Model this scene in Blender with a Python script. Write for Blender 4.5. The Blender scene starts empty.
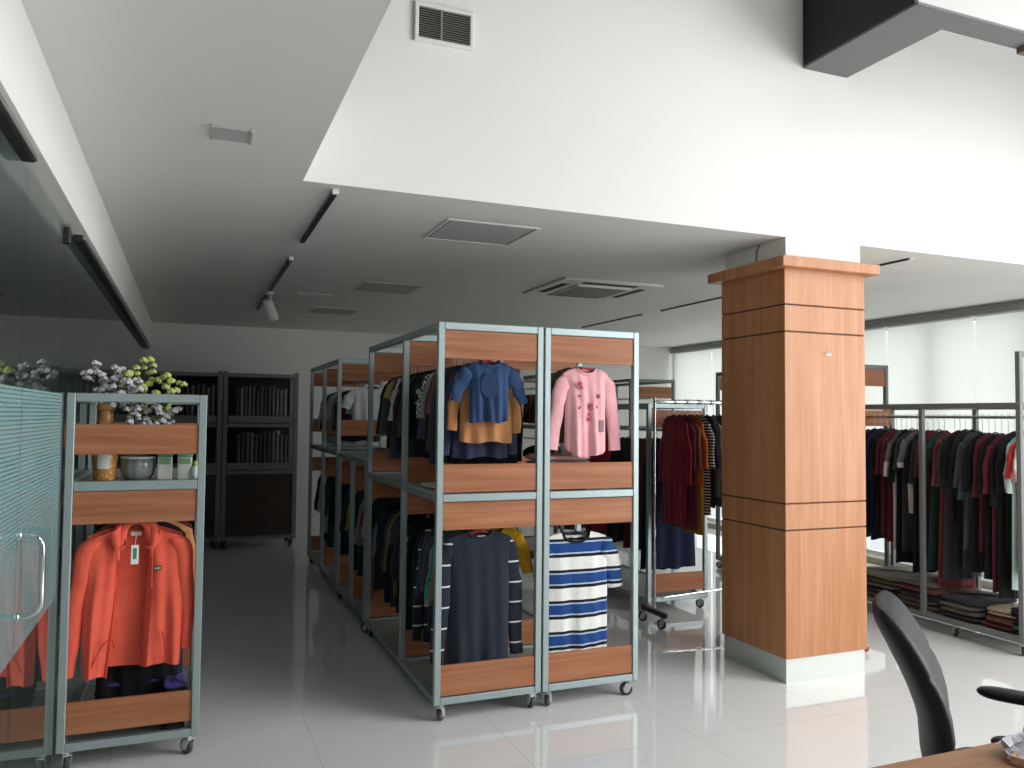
import bpy, math, random
from mathutils import Vector, Matrix
PI = math.pi
random.seed(7)
S = bpy.context.scene
col = S.collection

# ------------------------------------------------------------------ camera
cam_d = bpy.data.cameras.new('camera')
cam_d.sensor_fit = 'HORIZONTAL'; cam_d.sensor_width = 36.0; cam_d.lens = 28.125
cam_d.clip_start = 0.02; cam_d.clip_end = 200
cam = bpy.data.objects.new('camera', cam_d); col.objects.link(cam)
M3 = Matrix(((0.9273091, -0.0243652, -0.3735026), (-0.3741677, -0.0341732, -0.9267315), (0.0098162, 0.9991189, -0.0408058)))
M4 = M3.to_4x4(); M4.translation = (0, 0, 1.55)
cam.matrix_world = M4
S.camera = cam

# ------------------------------------------------------------------ view, world, daylight
S.view_settings.view_transform = 'Standard'; S.view_settings.look = 'None'
S.view_settings.exposure = 0.0; S.view_settings.gamma = 1.0
S.view_settings.use_curve_mapping = False
w = bpy.data.worlds.new('world'); S.world = w; w.use_nodes = True
w.node_tree.nodes['Background'].inputs[0].default_value = (0.93, 0.97, 1.0, 1)
w.node_tree.nodes['Background'].inputs[1].default_value = 1.0

def area(name, loc, rot, sx, sy, power, color=(1, 1, 1)):
    d = bpy.data.lights.new(name, 'AREA'); d.shape = 'RECTANGLE'; d.size = sx; d.size_y = sy
    d.energy = power; d.color = color
    o = bpy.data.objects.new(name, d); col.objects.link(o); o.location = loc; o.rotation_euler = rot
    return o
# daylight just outside the window rows (right side behind the blinds, right side of the tall hall, shop front)
area('daylight_blinds', (7.35, 7.15, 1.33), (0, PI/2, 0), 2.55, 6.7, 108, (0.99, 1.0, 0.99))
area('daylight_right', (7.35, -1.1, 2.4), (0, PI/2, 0), 3.9, 5.0, 620, (1.0, 0.985, 0.98))
area('daylight_front', (5.05, -4.45, 3.25), (PI/2, 0, 0), 3.3, 2.4, 30, (1.0, 0.985, 0.96))
area('added_roof_fill', (4.95, -0.2, 5.2), (0, 0, 0), 3.5, 3.8, 235, (1.0, 0.98, 0.97))  # fill lamp added above the hall to lift the floor brightness

# ------------------------------------------------------------------ materials
def srgb(r, g, b):
    f = lambda c: (c/255/12.92) if c/255 <= 0.04045 else ((c/255+0.055)/1.055)**2.4
    return (f(r), f(g), f(b), 1)
MC = {}
def base(name):
    m = bpy.data.materials.new(name); m.use_nodes = True
    return m, m.node_tree, m.node_tree.nodes, m.node_tree.links, m.node_tree.nodes['Principled BSDF']
def nd(N, t, **k):
    n = N.new(t)
    for a, b in k.items(): setattr(n, a, b)
    return n
def math_n(N, L, op, a, b=None, c=None):
    n = N.new('ShaderNodeMath'); n.operation = op
    for i, v in enumerate((a, b, c)):
        if v is None: continue
        if isinstance(v, (int, float)): n.inputs[i].default_value = v
        else: L.new(v, n.inputs[i])
    return n.outputs[0]
def mixc(N, L, fac, a, b):
    n = N.new('ShaderNodeMix'); n.data_type = 'RGBA'
    if isinstance(fac, (int, float)): n.inputs[0].default_value = fac
    else: L.new(fac, n.inputs[0])
    for i, v in ((6, a), (7, b)):
        if isinstance(v, tuple): n.inputs[i].default_value = v
        else: L.new(v, n.inputs[i])
    return n.outputs[2]
def coords(N, L, kind='Object', scale=(1, 1, 1)):
    t = N.new('ShaderNodeTexCoord'); mp = N.new('ShaderNodeMapping'); mp.inputs['Scale'].default_value = scale
    L.new(t.outputs[kind], mp.inputs[0]); return mp.outputs[0]
def noise(N, L, vec, scale, detail=3, rough=0.5):
    n = N.new('ShaderNodeTexNoise'); n.inputs['Scale'].default_value = scale
    n.inputs['Detail'].default_value = detail; n.inputs['Roughness'].default_value = rough
    L.new(vec, n.inputs['Vector']); return n.outputs['Fac']
def bump(N, L, b, h, strength, dist=0.01):
    n = N.new('ShaderNodeBump'); n.inputs['Strength'].default_value = strength; n.inputs['Distance'].default_value = dist
    L.new(h, n.inputs['Height']); L.new(n.outputs[0], b.inputs['Normal'])

def plain(name, c, rough=0.5, metal=0.0, spec=0.5, var=0.06):
    if name in MC: return MC[name]
    m, T, N, L, b = base(name)
    v = coords(N, L)
    f = noise(N, L, v, 6.0)
    c2 = tuple(x*(1-var) for x in c[:3])+(1,)
    c1 = tuple(min(1, x*(1+var)) for x in c[:3])+(1,)
    L.new(mixc(N, L, f, c2, c1), b.inputs['Base Color'])
    b.inputs['Roughness'].default_value = rough; b.inputs['Metallic'].default_value = metal
    b.inputs['Specular IOR Level'].default_value = spec
    MC[name] = m; return m

def floor_mat():
    m, T, N, L, b = base('polished_floor_tile')
    g = N.new('ShaderNodeNewGeometry'); sep = N.new('ShaderNodeSeparateXYZ'); L.new(g.outputs['Position'], sep.inputs[0])
    def joint(o, off):
        a = math_n(N, L, 'ADD', o, off)
        a = math_n(N, L, 'DIVIDE', a, 0.875)
        a = math_n(N, L, 'FRACT', a)
        a = math_n(N, L, 'SUBTRACT', a, 0.5); a = math_n(N, L, 'ABSOLUTE', a)
        return math_n(N, L, 'GREATER_THAN', a, 0.5-0.0016)
    j = math_n(N, L, 'MAXIMUM', joint(sep.outputs[0], -0.584+8.75), joint(sep.outputs[1], -4.2+8.75))
    n1 = noise(N, L, g.outputs['Position'], 1.3, 4)
    cA = mixc(N, L, n1, srgb(229, 230, 229), srgb(236, 237, 236))
    L.new(mixc(N, L, j, cA, srgb(196, 196, 194)), b.inputs['Base Color'])
    b.inputs['Roughness'].default_value = 0.05
    b.inputs['IOR'].default_value = 1.75
    return m

def wood(name, c1, c2, axis='x', dark=0.75, rough=0.42):
    m, T, N, L, b = base(name)
    sc = {'x': (0.5, 9, 9), 'z': (6, 6, 0.45)}[axis]
    v = coords(N, L, 'Object', sc)
    n1 = noise(N, L, v, 2.2, 5, 0.6)
    sc2 = {'x': (2, 70, 70), 'z': (55, 55, 1.6)}[axis]
    n2 = noise(N, L, coords(N, L, 'Object', sc2), 1.0, 3, 0.5)
    f = math_n(N, L, 'MULTIPLY_ADD', n2, 0.35, math_n(N, L, 'MULTIPLY', n1, 0.75))
    r = N.new('ShaderNodeValToRGB'); L.new(f, r.inputs[0])
    r.color_ramp.elements[0].position = 0.33; r.color_ramp.elements[0].color = tuple(x*dark for x in c1[:3])+(1,)
    r.color_ramp.elements[1].position = 0.72; r.color_ramp.elements[1].color = c2
    e = r.color_ramp.elements.new(0.46); e.color = c1
    L.new(r.outputs[0], b.inputs['Base Color']); b.inputs['Roughness'].default_value = rough; b.inputs['Specular IOR Level'].default_value = 0.3
    return m

def cloth(c, pat=None, c2=None, rough=0.9, key=None):
    k = ('cloth', tuple(round(x, 4) for x in c), pat, c2)
    if k in MC: return MC[k]
    m, T, N, L, b = base('cloth_%d' % len(MC))
    v = coords(N, L)
    f = noise(N, L, v, 14.0, 4)
    ca = mixc(N, L, f, tuple(x*0.86 for x in c[:3])+(1,), tuple(min(1, x*1.12) for x in c[:3])+(1,))
    out = ca
    sep = N.new('ShaderNodeSeparateXYZ'); L.new(v, sep.inputs[0])
    z = sep.outputs[2]
    def band(lo, hi, per, off=0.0):
        a = math_n(N, L, 'ADD', z, 10*per+off); a = math_n(N, L, 'DIVIDE', a, per); a = math_n(N, L, 'FRACT', a)
        return math_n(N, L, 'MULTIPLY', math_n(N, L, 'GREATER_THAN', a, lo), math_n(N, L, 'LESS_THAN', a, hi))
    if pat == 'thin':            # thin white rings, about 11 cm apart
        out = mixc(N, L, band(0.0, 0.075, 0.108, 0.03), ca, c2)
    elif pat == 'fine':
        out = mixc(N, L, band(0.0, 0.38, 0.022), ca, c2)
    elif pat == 'rugby':         # wide blue and white bands edged with black and pale blue lines
        out = srgb(226, 226, 222)
        out = mixc(N, L, band(0.0, 0.42, 0.165, 0.02), out, srgb(33, 68, 128))
        out = mixc(N, L, band(0.36, 0.41, 0.165, 0.02), out, srgb(170, 186, 205))
        out = mixc(N, L, band(0.42, 0.50, 0.165, 0.02), out, srgb(24, 26, 36))
        out = mixc(N, L, band(0.0, 0.05, 0.165, 0.02), out, srgb(170, 186, 205))
        out = mixc(N, L, band(0.90, 1.0, 0.165, 0.02), out, srgb(24, 26, 36))
    elif pat in ('dots', 'floral', 'print'):
        vo = N.new('ShaderNodeTexVoronoi'); vo.inputs['Scale'].default_value = {'dots': 38, 'floral': 17, 'print': 13}[pat]
        L.new(v, vo.inputs['Vector'])
        thr = {'dots': 0.30, 'floral': 0.30, 'print': 0.22}[pat]
        d = math_n(N, L, 'LESS_THAN', vo.outputs['Distance'], thr)
        out = mixc(N, L, d, ca, c2)
    elif pat == 'check':
        ck = N.new('ShaderNodeTexChecker'); ck.inputs['Scale'].default_value = 62
        L.new(v, ck.inputs['Vector']); out = mixc(N, L, ck.outputs['Fac'], ca, c2)
    elif pat == 'hem':           # lower part in a second colour
        out = mixc(N, L, math_n(N, L, 'LESS_THAN', z, -0.36), ca, c2)
    L.new(out, b.inputs['Base Color']) if not isinstance(out, tuple) else None
    b.inputs['Roughness'].default_value = rough; b.inputs['Specular IOR Level'].default_value = 0.15
    b.inputs['Sheen Weight'].default_value = 0.15
    bump(N, L, b, noise(N, L, coords(N, L, 'Object', (1, 1, 0.35)), 26.0, 3), 0.25, 0.02)
    MC[k] = m; return m

def glass_mat(name, tint, refl=1.0, ior=1.5):
    m = bpy.data.materials.new(name); m.use_nodes = True
    T = m.node_tree; N = T.nodes; L = T.links; N.clear()
    o = N.new('ShaderNodeOutputMaterial'); tr = N.new('ShaderNodeBsdfTransparent'); gl = N.new('ShaderNodeBsdfGlossy')
    fr = N.new('ShaderNodeFresnel'); mx = N.new('ShaderNodeMixShader')
    fr.inputs['IOR'].default_value = ior; tr.inputs[0].default_value = tint
    gl.inputs['Roughness'].default_value = 0.0; gl.inputs[0].default_value = (refl, refl, refl, 1)
    g = N.new('ShaderNodeNewGeometry')   # same reflectance on both faces of the sheet
    sw = N.new('ShaderNodeMix'); sw.data_type = 'FLOAT'; L.new(g.outputs['Backfacing'], sw.inputs[0])
    sw.inputs[2].default_value = ior; sw.inputs[3].default_value = 1/ior
    L.new(sw.outputs[0], fr.inputs['IOR'])
    L.new(fr.outputs[0], mx.inputs[0]); L.new(tr.outputs[0], mx.inputs[1]); L.new(gl.outputs[0], mx.inputs[2])
    L.new(mx.outputs[0], o.inputs[0]); return m

def film_mat():
    m = bpy.data.materials.new('frosted_stripe_film'); m.use_nodes = True
    T = m.node_tree; N = T.nodes; L = T.links; N.clear()
    o = N.new('ShaderNodeOutputMaterial'); tr = N.new('ShaderNodeBsdfTransparent')
    df = N.new('ShaderNodeBsdfDiffuse'); df.inputs[0].default_value = srgb(158, 196, 198)
    v = coords(N, L); sep = N.new('ShaderNodeSeparateXYZ'); L.new(v, sep.inputs[0])
    a = math_n(N, L, 'DIVIDE', sep.outputs[2], 0.0135); a = math_n(N, L, 'FRACT', a)
    st = math_n(N, L, 'LESS_THAN', a, 0.62)
    mr = N.new('ShaderNodeMapRange'); mr.inputs['From Min'].default_value = 0.9; mr.inputs['From Max'].default_value = 1.35
    mr.inputs['To Min'].default_value = 0.05; mr.inputs['To Max'].default_value = 0.24; L.new(sep.outputs[2], mr.inputs['Value'])
    fac = math_n(N, L, 'MULTIPLY_ADD', st, mr.outputs[0], 0.17)
    mx = N.new('ShaderNodeMixShader'); L.new(fac, mx.inputs[0]); L.new(tr.outputs[0], mx.inputs[1]); L.new(df.outputs[0], mx.inputs[2])
    L.new(mx.outputs[0], o.inputs[0]); return m

def blind_mat():
    m = bpy.data.materials.new('roller_blind_fabric'); m.use_nodes = True
    T = m.node_tree; N = T.nodes; L = T.links; N.clear()
    o = N.new('ShaderNodeOutputMaterial'); tl = N.new('ShaderNodeBsdfTranslucent'); df = N.new('ShaderNodeBsdfDiffuse')
    v = coords(N, L, 'Object', (1, 140, 140)); f = noise(N, L, v, 1.0, 2)
    c = mixc(N, L, f, srgb(216, 218, 212), srgb(226, 228, 222))
    L.new(c, tl.inputs[0]); L.new(c, df.inputs[0])
    mx = N.new('ShaderNodeMixShader'); mx.inputs[0].default_value = 0.5
    L.new(tl.outputs[0], mx.inputs[1]); L.new(df.outputs[0], mx.inputs[2]); L.new(mx.outputs[0], o.inputs[0]); return m

def paint(name, c, rough=0.75):
    m, T, N, L, b = base(name)
    g = N.new('ShaderNodeNewGeometry')
    f = noise(N, L, g.outputs['Position'], 0.9, 3)
    L.new(mixc(N, L, f, tuple(x*0.98 for x in c[:3])+(1,), c), b.inputs['Base Color'])
    b.inputs['Roughness'].default_value = rough; b.inputs['Specular IOR Level'].default_value = 0.25
    bump(N, L, b, noise(N, L, g.outputs['Position'], 90, 2), 0.04, 0.004)
    return m

WALL = paint('white_wall_paint', srgb(230, 230, 226))
CEIL = WALL
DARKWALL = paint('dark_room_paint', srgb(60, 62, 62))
UPPER = paint('grey_upper_paint', srgb(80, 80, 80))
FLOOR = floor_mat()
FRAME = plain('grey_blue_powder_coat', srgb(166, 180, 181), 0.42, 0.55, 0.5, 0.03)
DFRAME = plain('dark_grey_powder_coat', srgb(122, 127, 126), 0.4, 0.0, 0.5, 0.03)
BOARD = wood('laminate_board_wood', srgb(156, 100, 68), srgb(180, 122, 90), 'x', 0.74)
COLW = wood('column_veneer', srgb(180, 122, 82), srgb(197, 143, 105), 'z', 0.9, 0.38)
DESKW = wood('desk_veneer', srgb(150, 108, 80), srgb(172, 130, 100), 'x', 0.8, 0.45)
GROOVE = plain('groove_dark', srgb(70, 38, 22), 0.7)
STEEL = plain('brushed_steel', srgb(190, 194, 192), 0.28, 1.0, 0.5, 0.03)
PLINTH = plain('steel_plinth', srgb(206, 212, 206), 0.35, 0.15, 0.5, 0.03)
CHROME = plain('chrome', srgb(225, 228, 230), 0.08, 1.0, 0.5, 0.01)
DARKMETAL = plain('dark_metal', srgb(58, 60, 62), 0.4, 0.6)
RUBBER = plain('black_rubber', srgb(62, 64, 67), 0.6)
CASTM = plain('zinc_fork', srgb(208, 211, 213), 0.3, 0.5)
HUB = plain('wheel_hub_grey', srgb(170, 174, 176), 0.4)
PLASTICW = plain('white_plastic', srgb(222, 223, 219), 0.45)
PLASTICB = plain('black_plastic', srgb(26, 27, 30), 0.38)
LEATHER = plain('black_leather', srgb(30, 31, 35), 0.5, 0.0, 0.3, 0.12)
SHELFM = plain('grey_shelf_board', srgb(150, 152, 148), 0.5)
CONCRETE = plain('grey_soffit_board', srgb(112, 112, 112), 0.8)
BLACKB = plain('dark_unlit_beam_face', srgb(34, 35, 36), 0.7)  # dark beam, coloured near black for the shade on its unlit side
GREYB = plain('grey_rail_paint', srgb(190, 190, 188), 0.7)
REDHANG = plain('red_plastic', srgb(196, 40, 44), 0.4)
BLINDM = blind_mat()
GLASS = glass_mat('partition_glass', (0.80, 0.86, 0.85, 1), 0.97, 1.9)
PANE = glass_mat('window_pane', (0.97, 0.98, 0.98, 1))
FILM = film_mat()
GAP = plain('dark_recess', srgb(30, 31, 31), 0.8)
VENTG = plain('vent_slats', srgb(150, 148, 136), 0.5)

# ------------------------------------------------------------------ mesh builder
class MB:
    def __init__(s): s.v = []; s.f = []; s.sm = []
    def add(s, vs, fs, smooth=False):
        n = len(s.v); s.v += [tuple(p) for p in vs]
        for f in fs: s.f.append(tuple(i+n for i in f)); s.sm.append(smooth)
        return s
    def box(s, x0, x1, y0, y1, z0, z1, c=0.0):
        if x0 > x1: x0, x1 = x1, x0
        if y0 > y1: y0, y1 = y1, y0
        if z0 > z1: z0, z1 = z1, z0
        if c <= 0:
            vs = [(x, y, z) for x in (x0, x1) for y in (y0, y1) for z in (z0, z1)]
            return s.add(vs, [(0, 1, 3, 2), (4, 6, 7, 5), (0, 4, 5, 1), (2, 3, 7, 6), (0, 2, 6, 4), (1, 5, 7, 3)])
        c = min(c, (x1-x0)*.45, (y1-y0)*.45, (z1-z0)*.45)
        E = ((x0, x1), (y0, y1), (z0, z1)); I = ((x0+c, x1-c), (y0+c, y1-c), (z0+c, z1-c))
        idx = {}; vs = []
        for a in (0, 1):
            for b in (0, 1):
                for d in (0, 1):
                    for k in range(3):
                        k3 = (a, b, d)
                        p = [I[i][k3[i]] for i in range(3)]; p[k] = E[k][k3[k]]
                        idx[(a, b, d, k)] = len(vs); vs.append(tuple(p))
        fs = []
        ctr = Vector(((x0+x1)/2, (y0+y1)/2, (z0+z1)/2))
        def put(f):
            p = [Vector(vs[i]) for i in f]; nrm = (p[1]-p[0]).cross(p[2]-p[0])
            m = sum(p, Vector())/len(p)-ctr
            fs.append(f if nrm.dot(m) > 0 else tuple(reversed(f)))
        for k in range(3):
            o = [i for i in range(3) if i != k]
            for sgn in (0, 1):
                q = []
                for (u, v) in ((0, 0), (1, 0), (1, 1), (0, 1)):
                    t = [0, 0, 0]; t[k] = sgn; t[o[0]] = u; t[o[1]] = v; q.append(idx[(*t, k)])
                put(tuple(q))
            for u in (0, 1):
                for v in (0, 1):
                    t0 = [0, 0, 0]; t1 = [0, 0, 0]
                    t0[k] = 0; t1[k] = 1
                    for t in (t0, t1): t[o[0]] = u; t[o[1]] = v
                    put((idx[(*t0, o[0])], idx[(*t1, o[0])], idx[(*t1, o[1])], idx[(*t0, o[1])]))
        for a in (0, 1):
            for b in (0, 1):
                for d in (0, 1): put((idx[(a, b, d, 0)], idx[(a, b, d, 1)], idx[(a, b, d, 2)]))
        return s.add(vs, fs)
    def tube(s, pts, r, n=10, closed=False, cap=True, flat=None):
        P = [Vector(p) for p in pts]; R = r if isinstance(r, (list, tuple)) else [r]*len(P)
        m = len(P); rings = []; up = None
        for i in range(m):
            if closed: t = P[(i+1) % m]-P[i-1]
            else: t = P[min(i+1, m-1)]-P[max(i-1, 0)]
            t.normalize()
            if up is None:
                up = Vector((0, 0, 1)) if abs(t.z) < 0.9 else Vector((1, 0, 0))
            a = t.cross(up); a = a.normalized() if a.length > 1e-6 else t.orthogonal().normalized()
            b = a.cross(t).normalized(); up = b
            ring = []
            for k in range(n):
                an = 2*PI*k/n
                ring.append(P[i]+a*(R[i]*math.cos(an))+b*((R[i] if flat is None else R[i]*flat)*math.sin(an)))
            rings.append(ring)
        vs = [p for rg in rings for p in rg]; fs = []
        for i in range(m if closed else m-1):
            j = (i+1) % m
            for k in range(n):
                l = (k+1) % n; fs.append((i*n+k, i*n+l, j*n+l, j*n+k))
        s.add(vs, fs, True)
        if cap and not closed:
            s.add(rings[0], [tuple(range(n-1, -1, -1))]); s.add(rings[-1], [tuple(range(n))])
        return s
    def lathe(s, prof, n=24, c=(0, 0, 0), axis='z'):
        vs = []; fs = []
        for (r, h) in prof:
            for k in range(n):
                a = 2*PI*k/n; x, y = r*math.cos(a), r*math.sin(a)
                p = (x, y, h) if axis == 'z' else ((h, x, y) if axis == 'x' else (y, h, x))
                vs.append((p[0]+c[0], p[1]+c[1], p[2]+c[2]))
        for i in range(len(prof)-1):
            for k in range(n):
                l = (k+1) % n; fs.append((i*n+k, i*n+l, (i+1)*n+l, (i+1)*n+k))
        return s.add(vs, fs, True)
    def ball(s, c, r, n=10, m=7, sq=(1, 1, 1)):
        return s.add(*MB._ball(c, r, n, m, sq), True)
    @staticmethod
    def _ball(c, r, n, m, sq):
        vs = [(c[0], c[1], c[2]+r*sq[2])]; fs = []
        for i in range(1, m):
            t = PI*i/m
            for k in range(n):
                a = 2*PI*k/n
                vs.append((c[0]+r*sq[0]*math.sin(t)*math.cos(a), c[1]+r*sq[1]*math.sin(t)*math.sin(a), c[2]+r*sq[2]*math.cos(t)))
        vs.append((c[0], c[1], c[2]-r*sq[2]))
        for k in range(n): fs.append((0, 1+k, 1+(k+1) % n))
        for i in range(m-2):
            for k in range(n):
                a = 1+i*n+k; b = 1+i*n+(k+1) % n; fs.append((a, a+n, b+n, b))
        e = len(vs)-1
        for k in range(n): fs.append((e, 1+(m-2)*n+(k+1) % n, 1+(m-2)*n+k))
        return vs, fs
    def grid(s, fn, nu, nv, closed=False, smooth=True):
        cu = nu if closed else nu+1
        vs = [fn(i/nu, j/nv) for j in range(nv+1) for i in range(cu)]; fs = []
        for j in range(nv):
            for i in range(nu):
                k = (i+1) % cu
                fs.append((j*cu+i, j*cu+k, (j+1)*cu+k, (j+1)*cu+i))
        return s.add(vs, fs, smooth)
    def prism(s, poly, axis, a, b):
        n = len(poly)
        def p(u, v, h): return {'x': (h, u, v), 'y': (u, h, v), 'z': (u, v, h)}[axis]
        vs = [p(u, v, a) for u, v in poly]+[p(u, v, b) for u, v in poly]
        fs = [tuple(range(n-1, -1, -1)), tuple(range(n, 2*n))]
        for i in range(n):
            j = (i+1) % n; fs.append((i, j, n+j, n+i))
        return s.add(vs, fs)
    def build(s, name, mat, parent=None, loc=None, rot=None):
        me = bpy.data.meshes.new(name); me.from_pydata(s.v, [], s.f); me.update()
        me.polygons.foreach_set('use_smooth', s.sm)
        me.materials.append(mat)
        o = bpy.data.objects.new(name, me); col.objects.link(o)
        if parent: o.parent = parent
        if loc: o.location = loc
        if rot: o.rotation_euler = rot
        return o

def tag(o, label, cat, group=None):
    o['label'] = label; o['category'] = cat
    if group: o['group'] = group
    return o
def thing(name, label, cat, loc=(0, 0, 0), rz=0.0, group=None):
    o = bpy.data.objects.new(name, None); col.objects.link(o); o.empty_display_size = 0.1
    o.location = loc; o.rotation_euler = (0, 0, rz)
    return tag(o, label, cat, group)
def struct(name, mb, mat, parent=None):
    o = mb.build(name, mat, parent)
    if not parent: o['kind'] = 'structure'
    return o

# ------------------------------------------------------------------ the room shell
XG, XR, YB, ZC, ZT, YS, XV, YF = -0.505, 6.93, 10.5, 2.64, 4.75, 3.79, 0.467, -4.0
struct('floor', MB().box(-3.6, 7.6, YF-0.4, YB+0.3, -0.12, 0), FLOOR)
m = MB().prism([(-3.6, YF), (XV, YF), (XV, YS), (XR+0.25, YS), (XR+0.25, YB+0.2), (-3.6, YB+0.2)], 'z', ZC, ZC+0.16)
struct('ceiling', m, CEIL)
m = MB().box(-3.7, 3.15, YF-0.2, YS+0.3, ZT, ZT+0.15).box(6.75, XR+0.3, YF-0.2, YS+0.3, ZT, ZT+0.15)
m.box(3.15, 6.75, YF-0.2, -2.2, ZT, ZT+0.15).box(3.15, 6.75, 1.9, YS+0.3, ZT, ZT+0.15)
struct('ceiling_hall', m, UPPER)
sk = MB()                    # unseen skylight added over the tall hall to brighten the floor
for k in range(5): sk.box(3.15+k*.8875, 3.2+k*.8875, -2.2, 1.9, ZT+.02, ZT+.12)
sk = struct('window_20', sk, DARKMETAL)
MB().box(3.15, 6.75, -2.2, 1.9, ZT+.06, ZT+.07).build('pane', PANE, sk)
struct('wall_fascia', MB().box(XV-0.11, XR+0.25, YS, YS+0.12, ZC+.16, ZT), WALL)
struct('wall_gallery', MB().box(XV-0.11, XV, YF, YS, ZC+.16, ZC+.45), WALL)
struct('wall_upper', MB().box(-3.6, -3.45, YF, YS+.12, ZC+.16, ZT).box(-3.6, XV-.11, YS, YS+.12, ZC+.16, ZT), UPPER)
struct('wall_back', MB().box(-3.6, XR+0.25, YB, YB+0.15, 0, ZC), WALL)
struct('wall_left', MB().box(-3.6, -3.45, YF, YB, 0, ZC), DARKWALL)
struct('wall_bulkhead', MB().box(-0.575, -0.44, YF, YB, 2.345, ZC), WALL)
struct('wall_front', MB().box(-3.6, 3.35, YF-0.15, YF, 0, ZT).box(3.35, XR, YF-0.15, YF, 0, 2.0).box(3.35, XR, YF-0.15, YF, 4.5, ZT).box(6.75, XR+.25, YF-0.15, YF, 2.0, 4.5), UPPER)
# window wall on the right: sill, head, piers
m = MB().box(XR, XR+0.2, YF, YS+.1, 0, 0.30).box(XR, XR+0.2, YS+.1, YB, 0, 0.06).box(XR, XR+0.2, YS+0.1, YB, 2.58, ZC).box(XR, XR+0.2, YF, YS+0.12, 4.4, ZT)
m.box(XR, XR+0.2, YS-0.15, YS+0.15, 0.30, 4.4).box(XR, XR+0.2, YF, YF+0.4, 0.30, 4.4).box(XR, XR+.2, YB-.05, YB, .3, 2.6)
struct('wall_right', m, WALL)
def window(n, y0, y1, z0, z1, x=XR+0.12, t=0.05):
    f = MB().box(x-0.03, x+0.03, y0, y0+t, z0, z1, .004).box(x-0.03, x+0.03, y1-t, y1, z0, z1, .004)
    f.box(x-0.03, x+0.03, y0+t, y1-t, z0, z0+t, .004).box(x-0.03, x+0.03, y0+t, y1-t, z1-t, z1, .004)
    o = struct('window_%d' % n, f, PLASTICW)
    MB().box(x-0.004, x+0.004, y0+t, y1-t, z0+t, z1-t).build('pane', PANE, o)
ys = [4.34+1.027*k for k in range(7)]
edges = [3.95]+ys[:-1]+[10.44]
nw = 0
wed = [3.95]+[y+.5 for y in ys[:-2]]+[10.44]
for a, b in zip(wed[:-1], wed[1:]):
    nw += 1; window(nw, a, b, 0.07, 2.57)
for k in range(4):
    nw += 1; window(nw, -3.58+k*1.8, -1.8+k*1.8, 0.32, 4.38)
for k in range(2):        # shop front glazing behind the camera
    nw += 1
    x0 = 3.35+k*1.7; x1 = x0+1.7; y = YF-0.08
    f = MB().box(x0, x0+.05, y-.03, y+.03, 2.0, 4.5, .004).box(x1-.05, x1, y-.03, y+.03, 2.0, 4.5, .004)
    f.box(x0+.05, x1-.05, y-.03, y+.03, 2.0, 2.05, .004).box(x0+.05, x1-.05, y-.03, y+.03, 4.45, 4.5, .004)
    o = struct('window_%d' % nw, f, DARKMETAL)
    MB().box(x0+.05, x1-.05, y-.004, y+.004, 2.05, 4.45).build('pane', PANE, o)
struct('trim_1', MB().box(XR-0.09, XR-0.01, 3.95, YB-0.02, 2.545, 2.60, .006), plain('blind_headrail', srgb(150, 151, 150), .5))
struct('trim_2', MB().box(XR-0.03, XR, 3.95, YB-0.02, 0.0, 0.07, .006), plain('beige_floor_shade', srgb(176, 168, 154), .6))  # second strip: shaded floor along the glazing, its shade put into the beige
names = ['nearest', 'second', 'third', 'fourth', 'fifth', 'sixth', 'farthest']
for i, (a, b) in enumerate(zip(edges[:-1], edges[1:])):
    r = thing('roller_blind', 'white roller blind let down over the right window row, %s from the tall hall' % names[i], 'blind', (XR-0.05, (a+b)/2, 2.55), 0, 'roller blinds along the right windows')
    hw = (b-a)/2-0.017
    MB().grid(lambda u, v: (0.0015*math.sin(v*5), -hw+2*hw*u, -2.22*v), 6, 14).build('fabric', BLINDM, r)
    MB().tube([(0, -hw, -2.22), (0, hw, -2.22)], 0.012, 8).build('bottom_bar', PLASTICW, r)
    MB().tube([(0, -hw, 0.0), (0, hw, 0.0)], 0.02, 10).build('roller', PLASTICW, r)

# dark beams up in the tall hall
ZB = 3.70
t = MB().box(3.42, 3.765, 3.11, YS, ZB+0.002, ZB+.46)
b1 = t.build('ceiling_beam', BLACKB); b1['kind'] = 'structure'; b1.name = 'trim_3'
MB().box(3.42, 3.765, 3.11, YS, ZB-0.012, ZB+0.002).build('soffit_board', CONCRETE, b1)
b2 = MB().box(3.42, XR, 2.985, 3.11, ZB+0.002, ZB+.36).build('trim_4', BLACKB); b2['kind'] = 'structure'
MB().box(3.42, XR, 2.96, 3.11, ZB-0.012, ZB+0.002).build('soffit_board', CONCRETE, b2)
MB().box(3.425, XR, 2.96, 2.985, ZB+0.002, ZB+.36).build('face_board', GREYB, b2)
MB().box(4.34, 4.42, 3.02, 3.10, ZB-0.05, ZB-0.012, .004).build('bracket', plain('brown_bracket', srgb(110, 84, 70), .6), b2)

# ------------------------------------------------------------------ glass partition on the left
CLEAR = bpy.data.materials.new('glass_clear_side'); CLEAR.use_nodes = True
CLEAR.node_tree.nodes.clear()
_o = CLEAR.node_tree.nodes.new('ShaderNodeOutputMaterial'); _t = CLEAR.node_tree.nodes.new('ShaderNodeBsdfTransparent')
_t.inputs[0].default_value = (.92, .97, .96, 1); CLEAR.node_tree.links.new(_t.outputs[0], _o.inputs[0])
def sheet_of_glass(name, y0, y1):
    o = MB().box(XG-0.005, XG+0.005, y0+0.003, y1-0.003, 0.012, 2.33).build(name, GLASS)
    o.data.materials.append(CLEAR)        # reflection is carried by the room-side face alone
    for f in o.data.polygons:
        if f.normal.x < 0.9: f.material_index = 1
    return o
def glass_panel(label, y0, y1):
    return tag(sheet_of_glass('glass_partition', y0, y1), label, 'glass partition', None)
pA = glass_panel('clear glass partition panel nearest the viewer, left of the glass door', YF+0.1, 2.97)
d1 = sheet_of_glass('door_1', 2.97, 3.84); d1['kind'] = 'structure'
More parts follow.
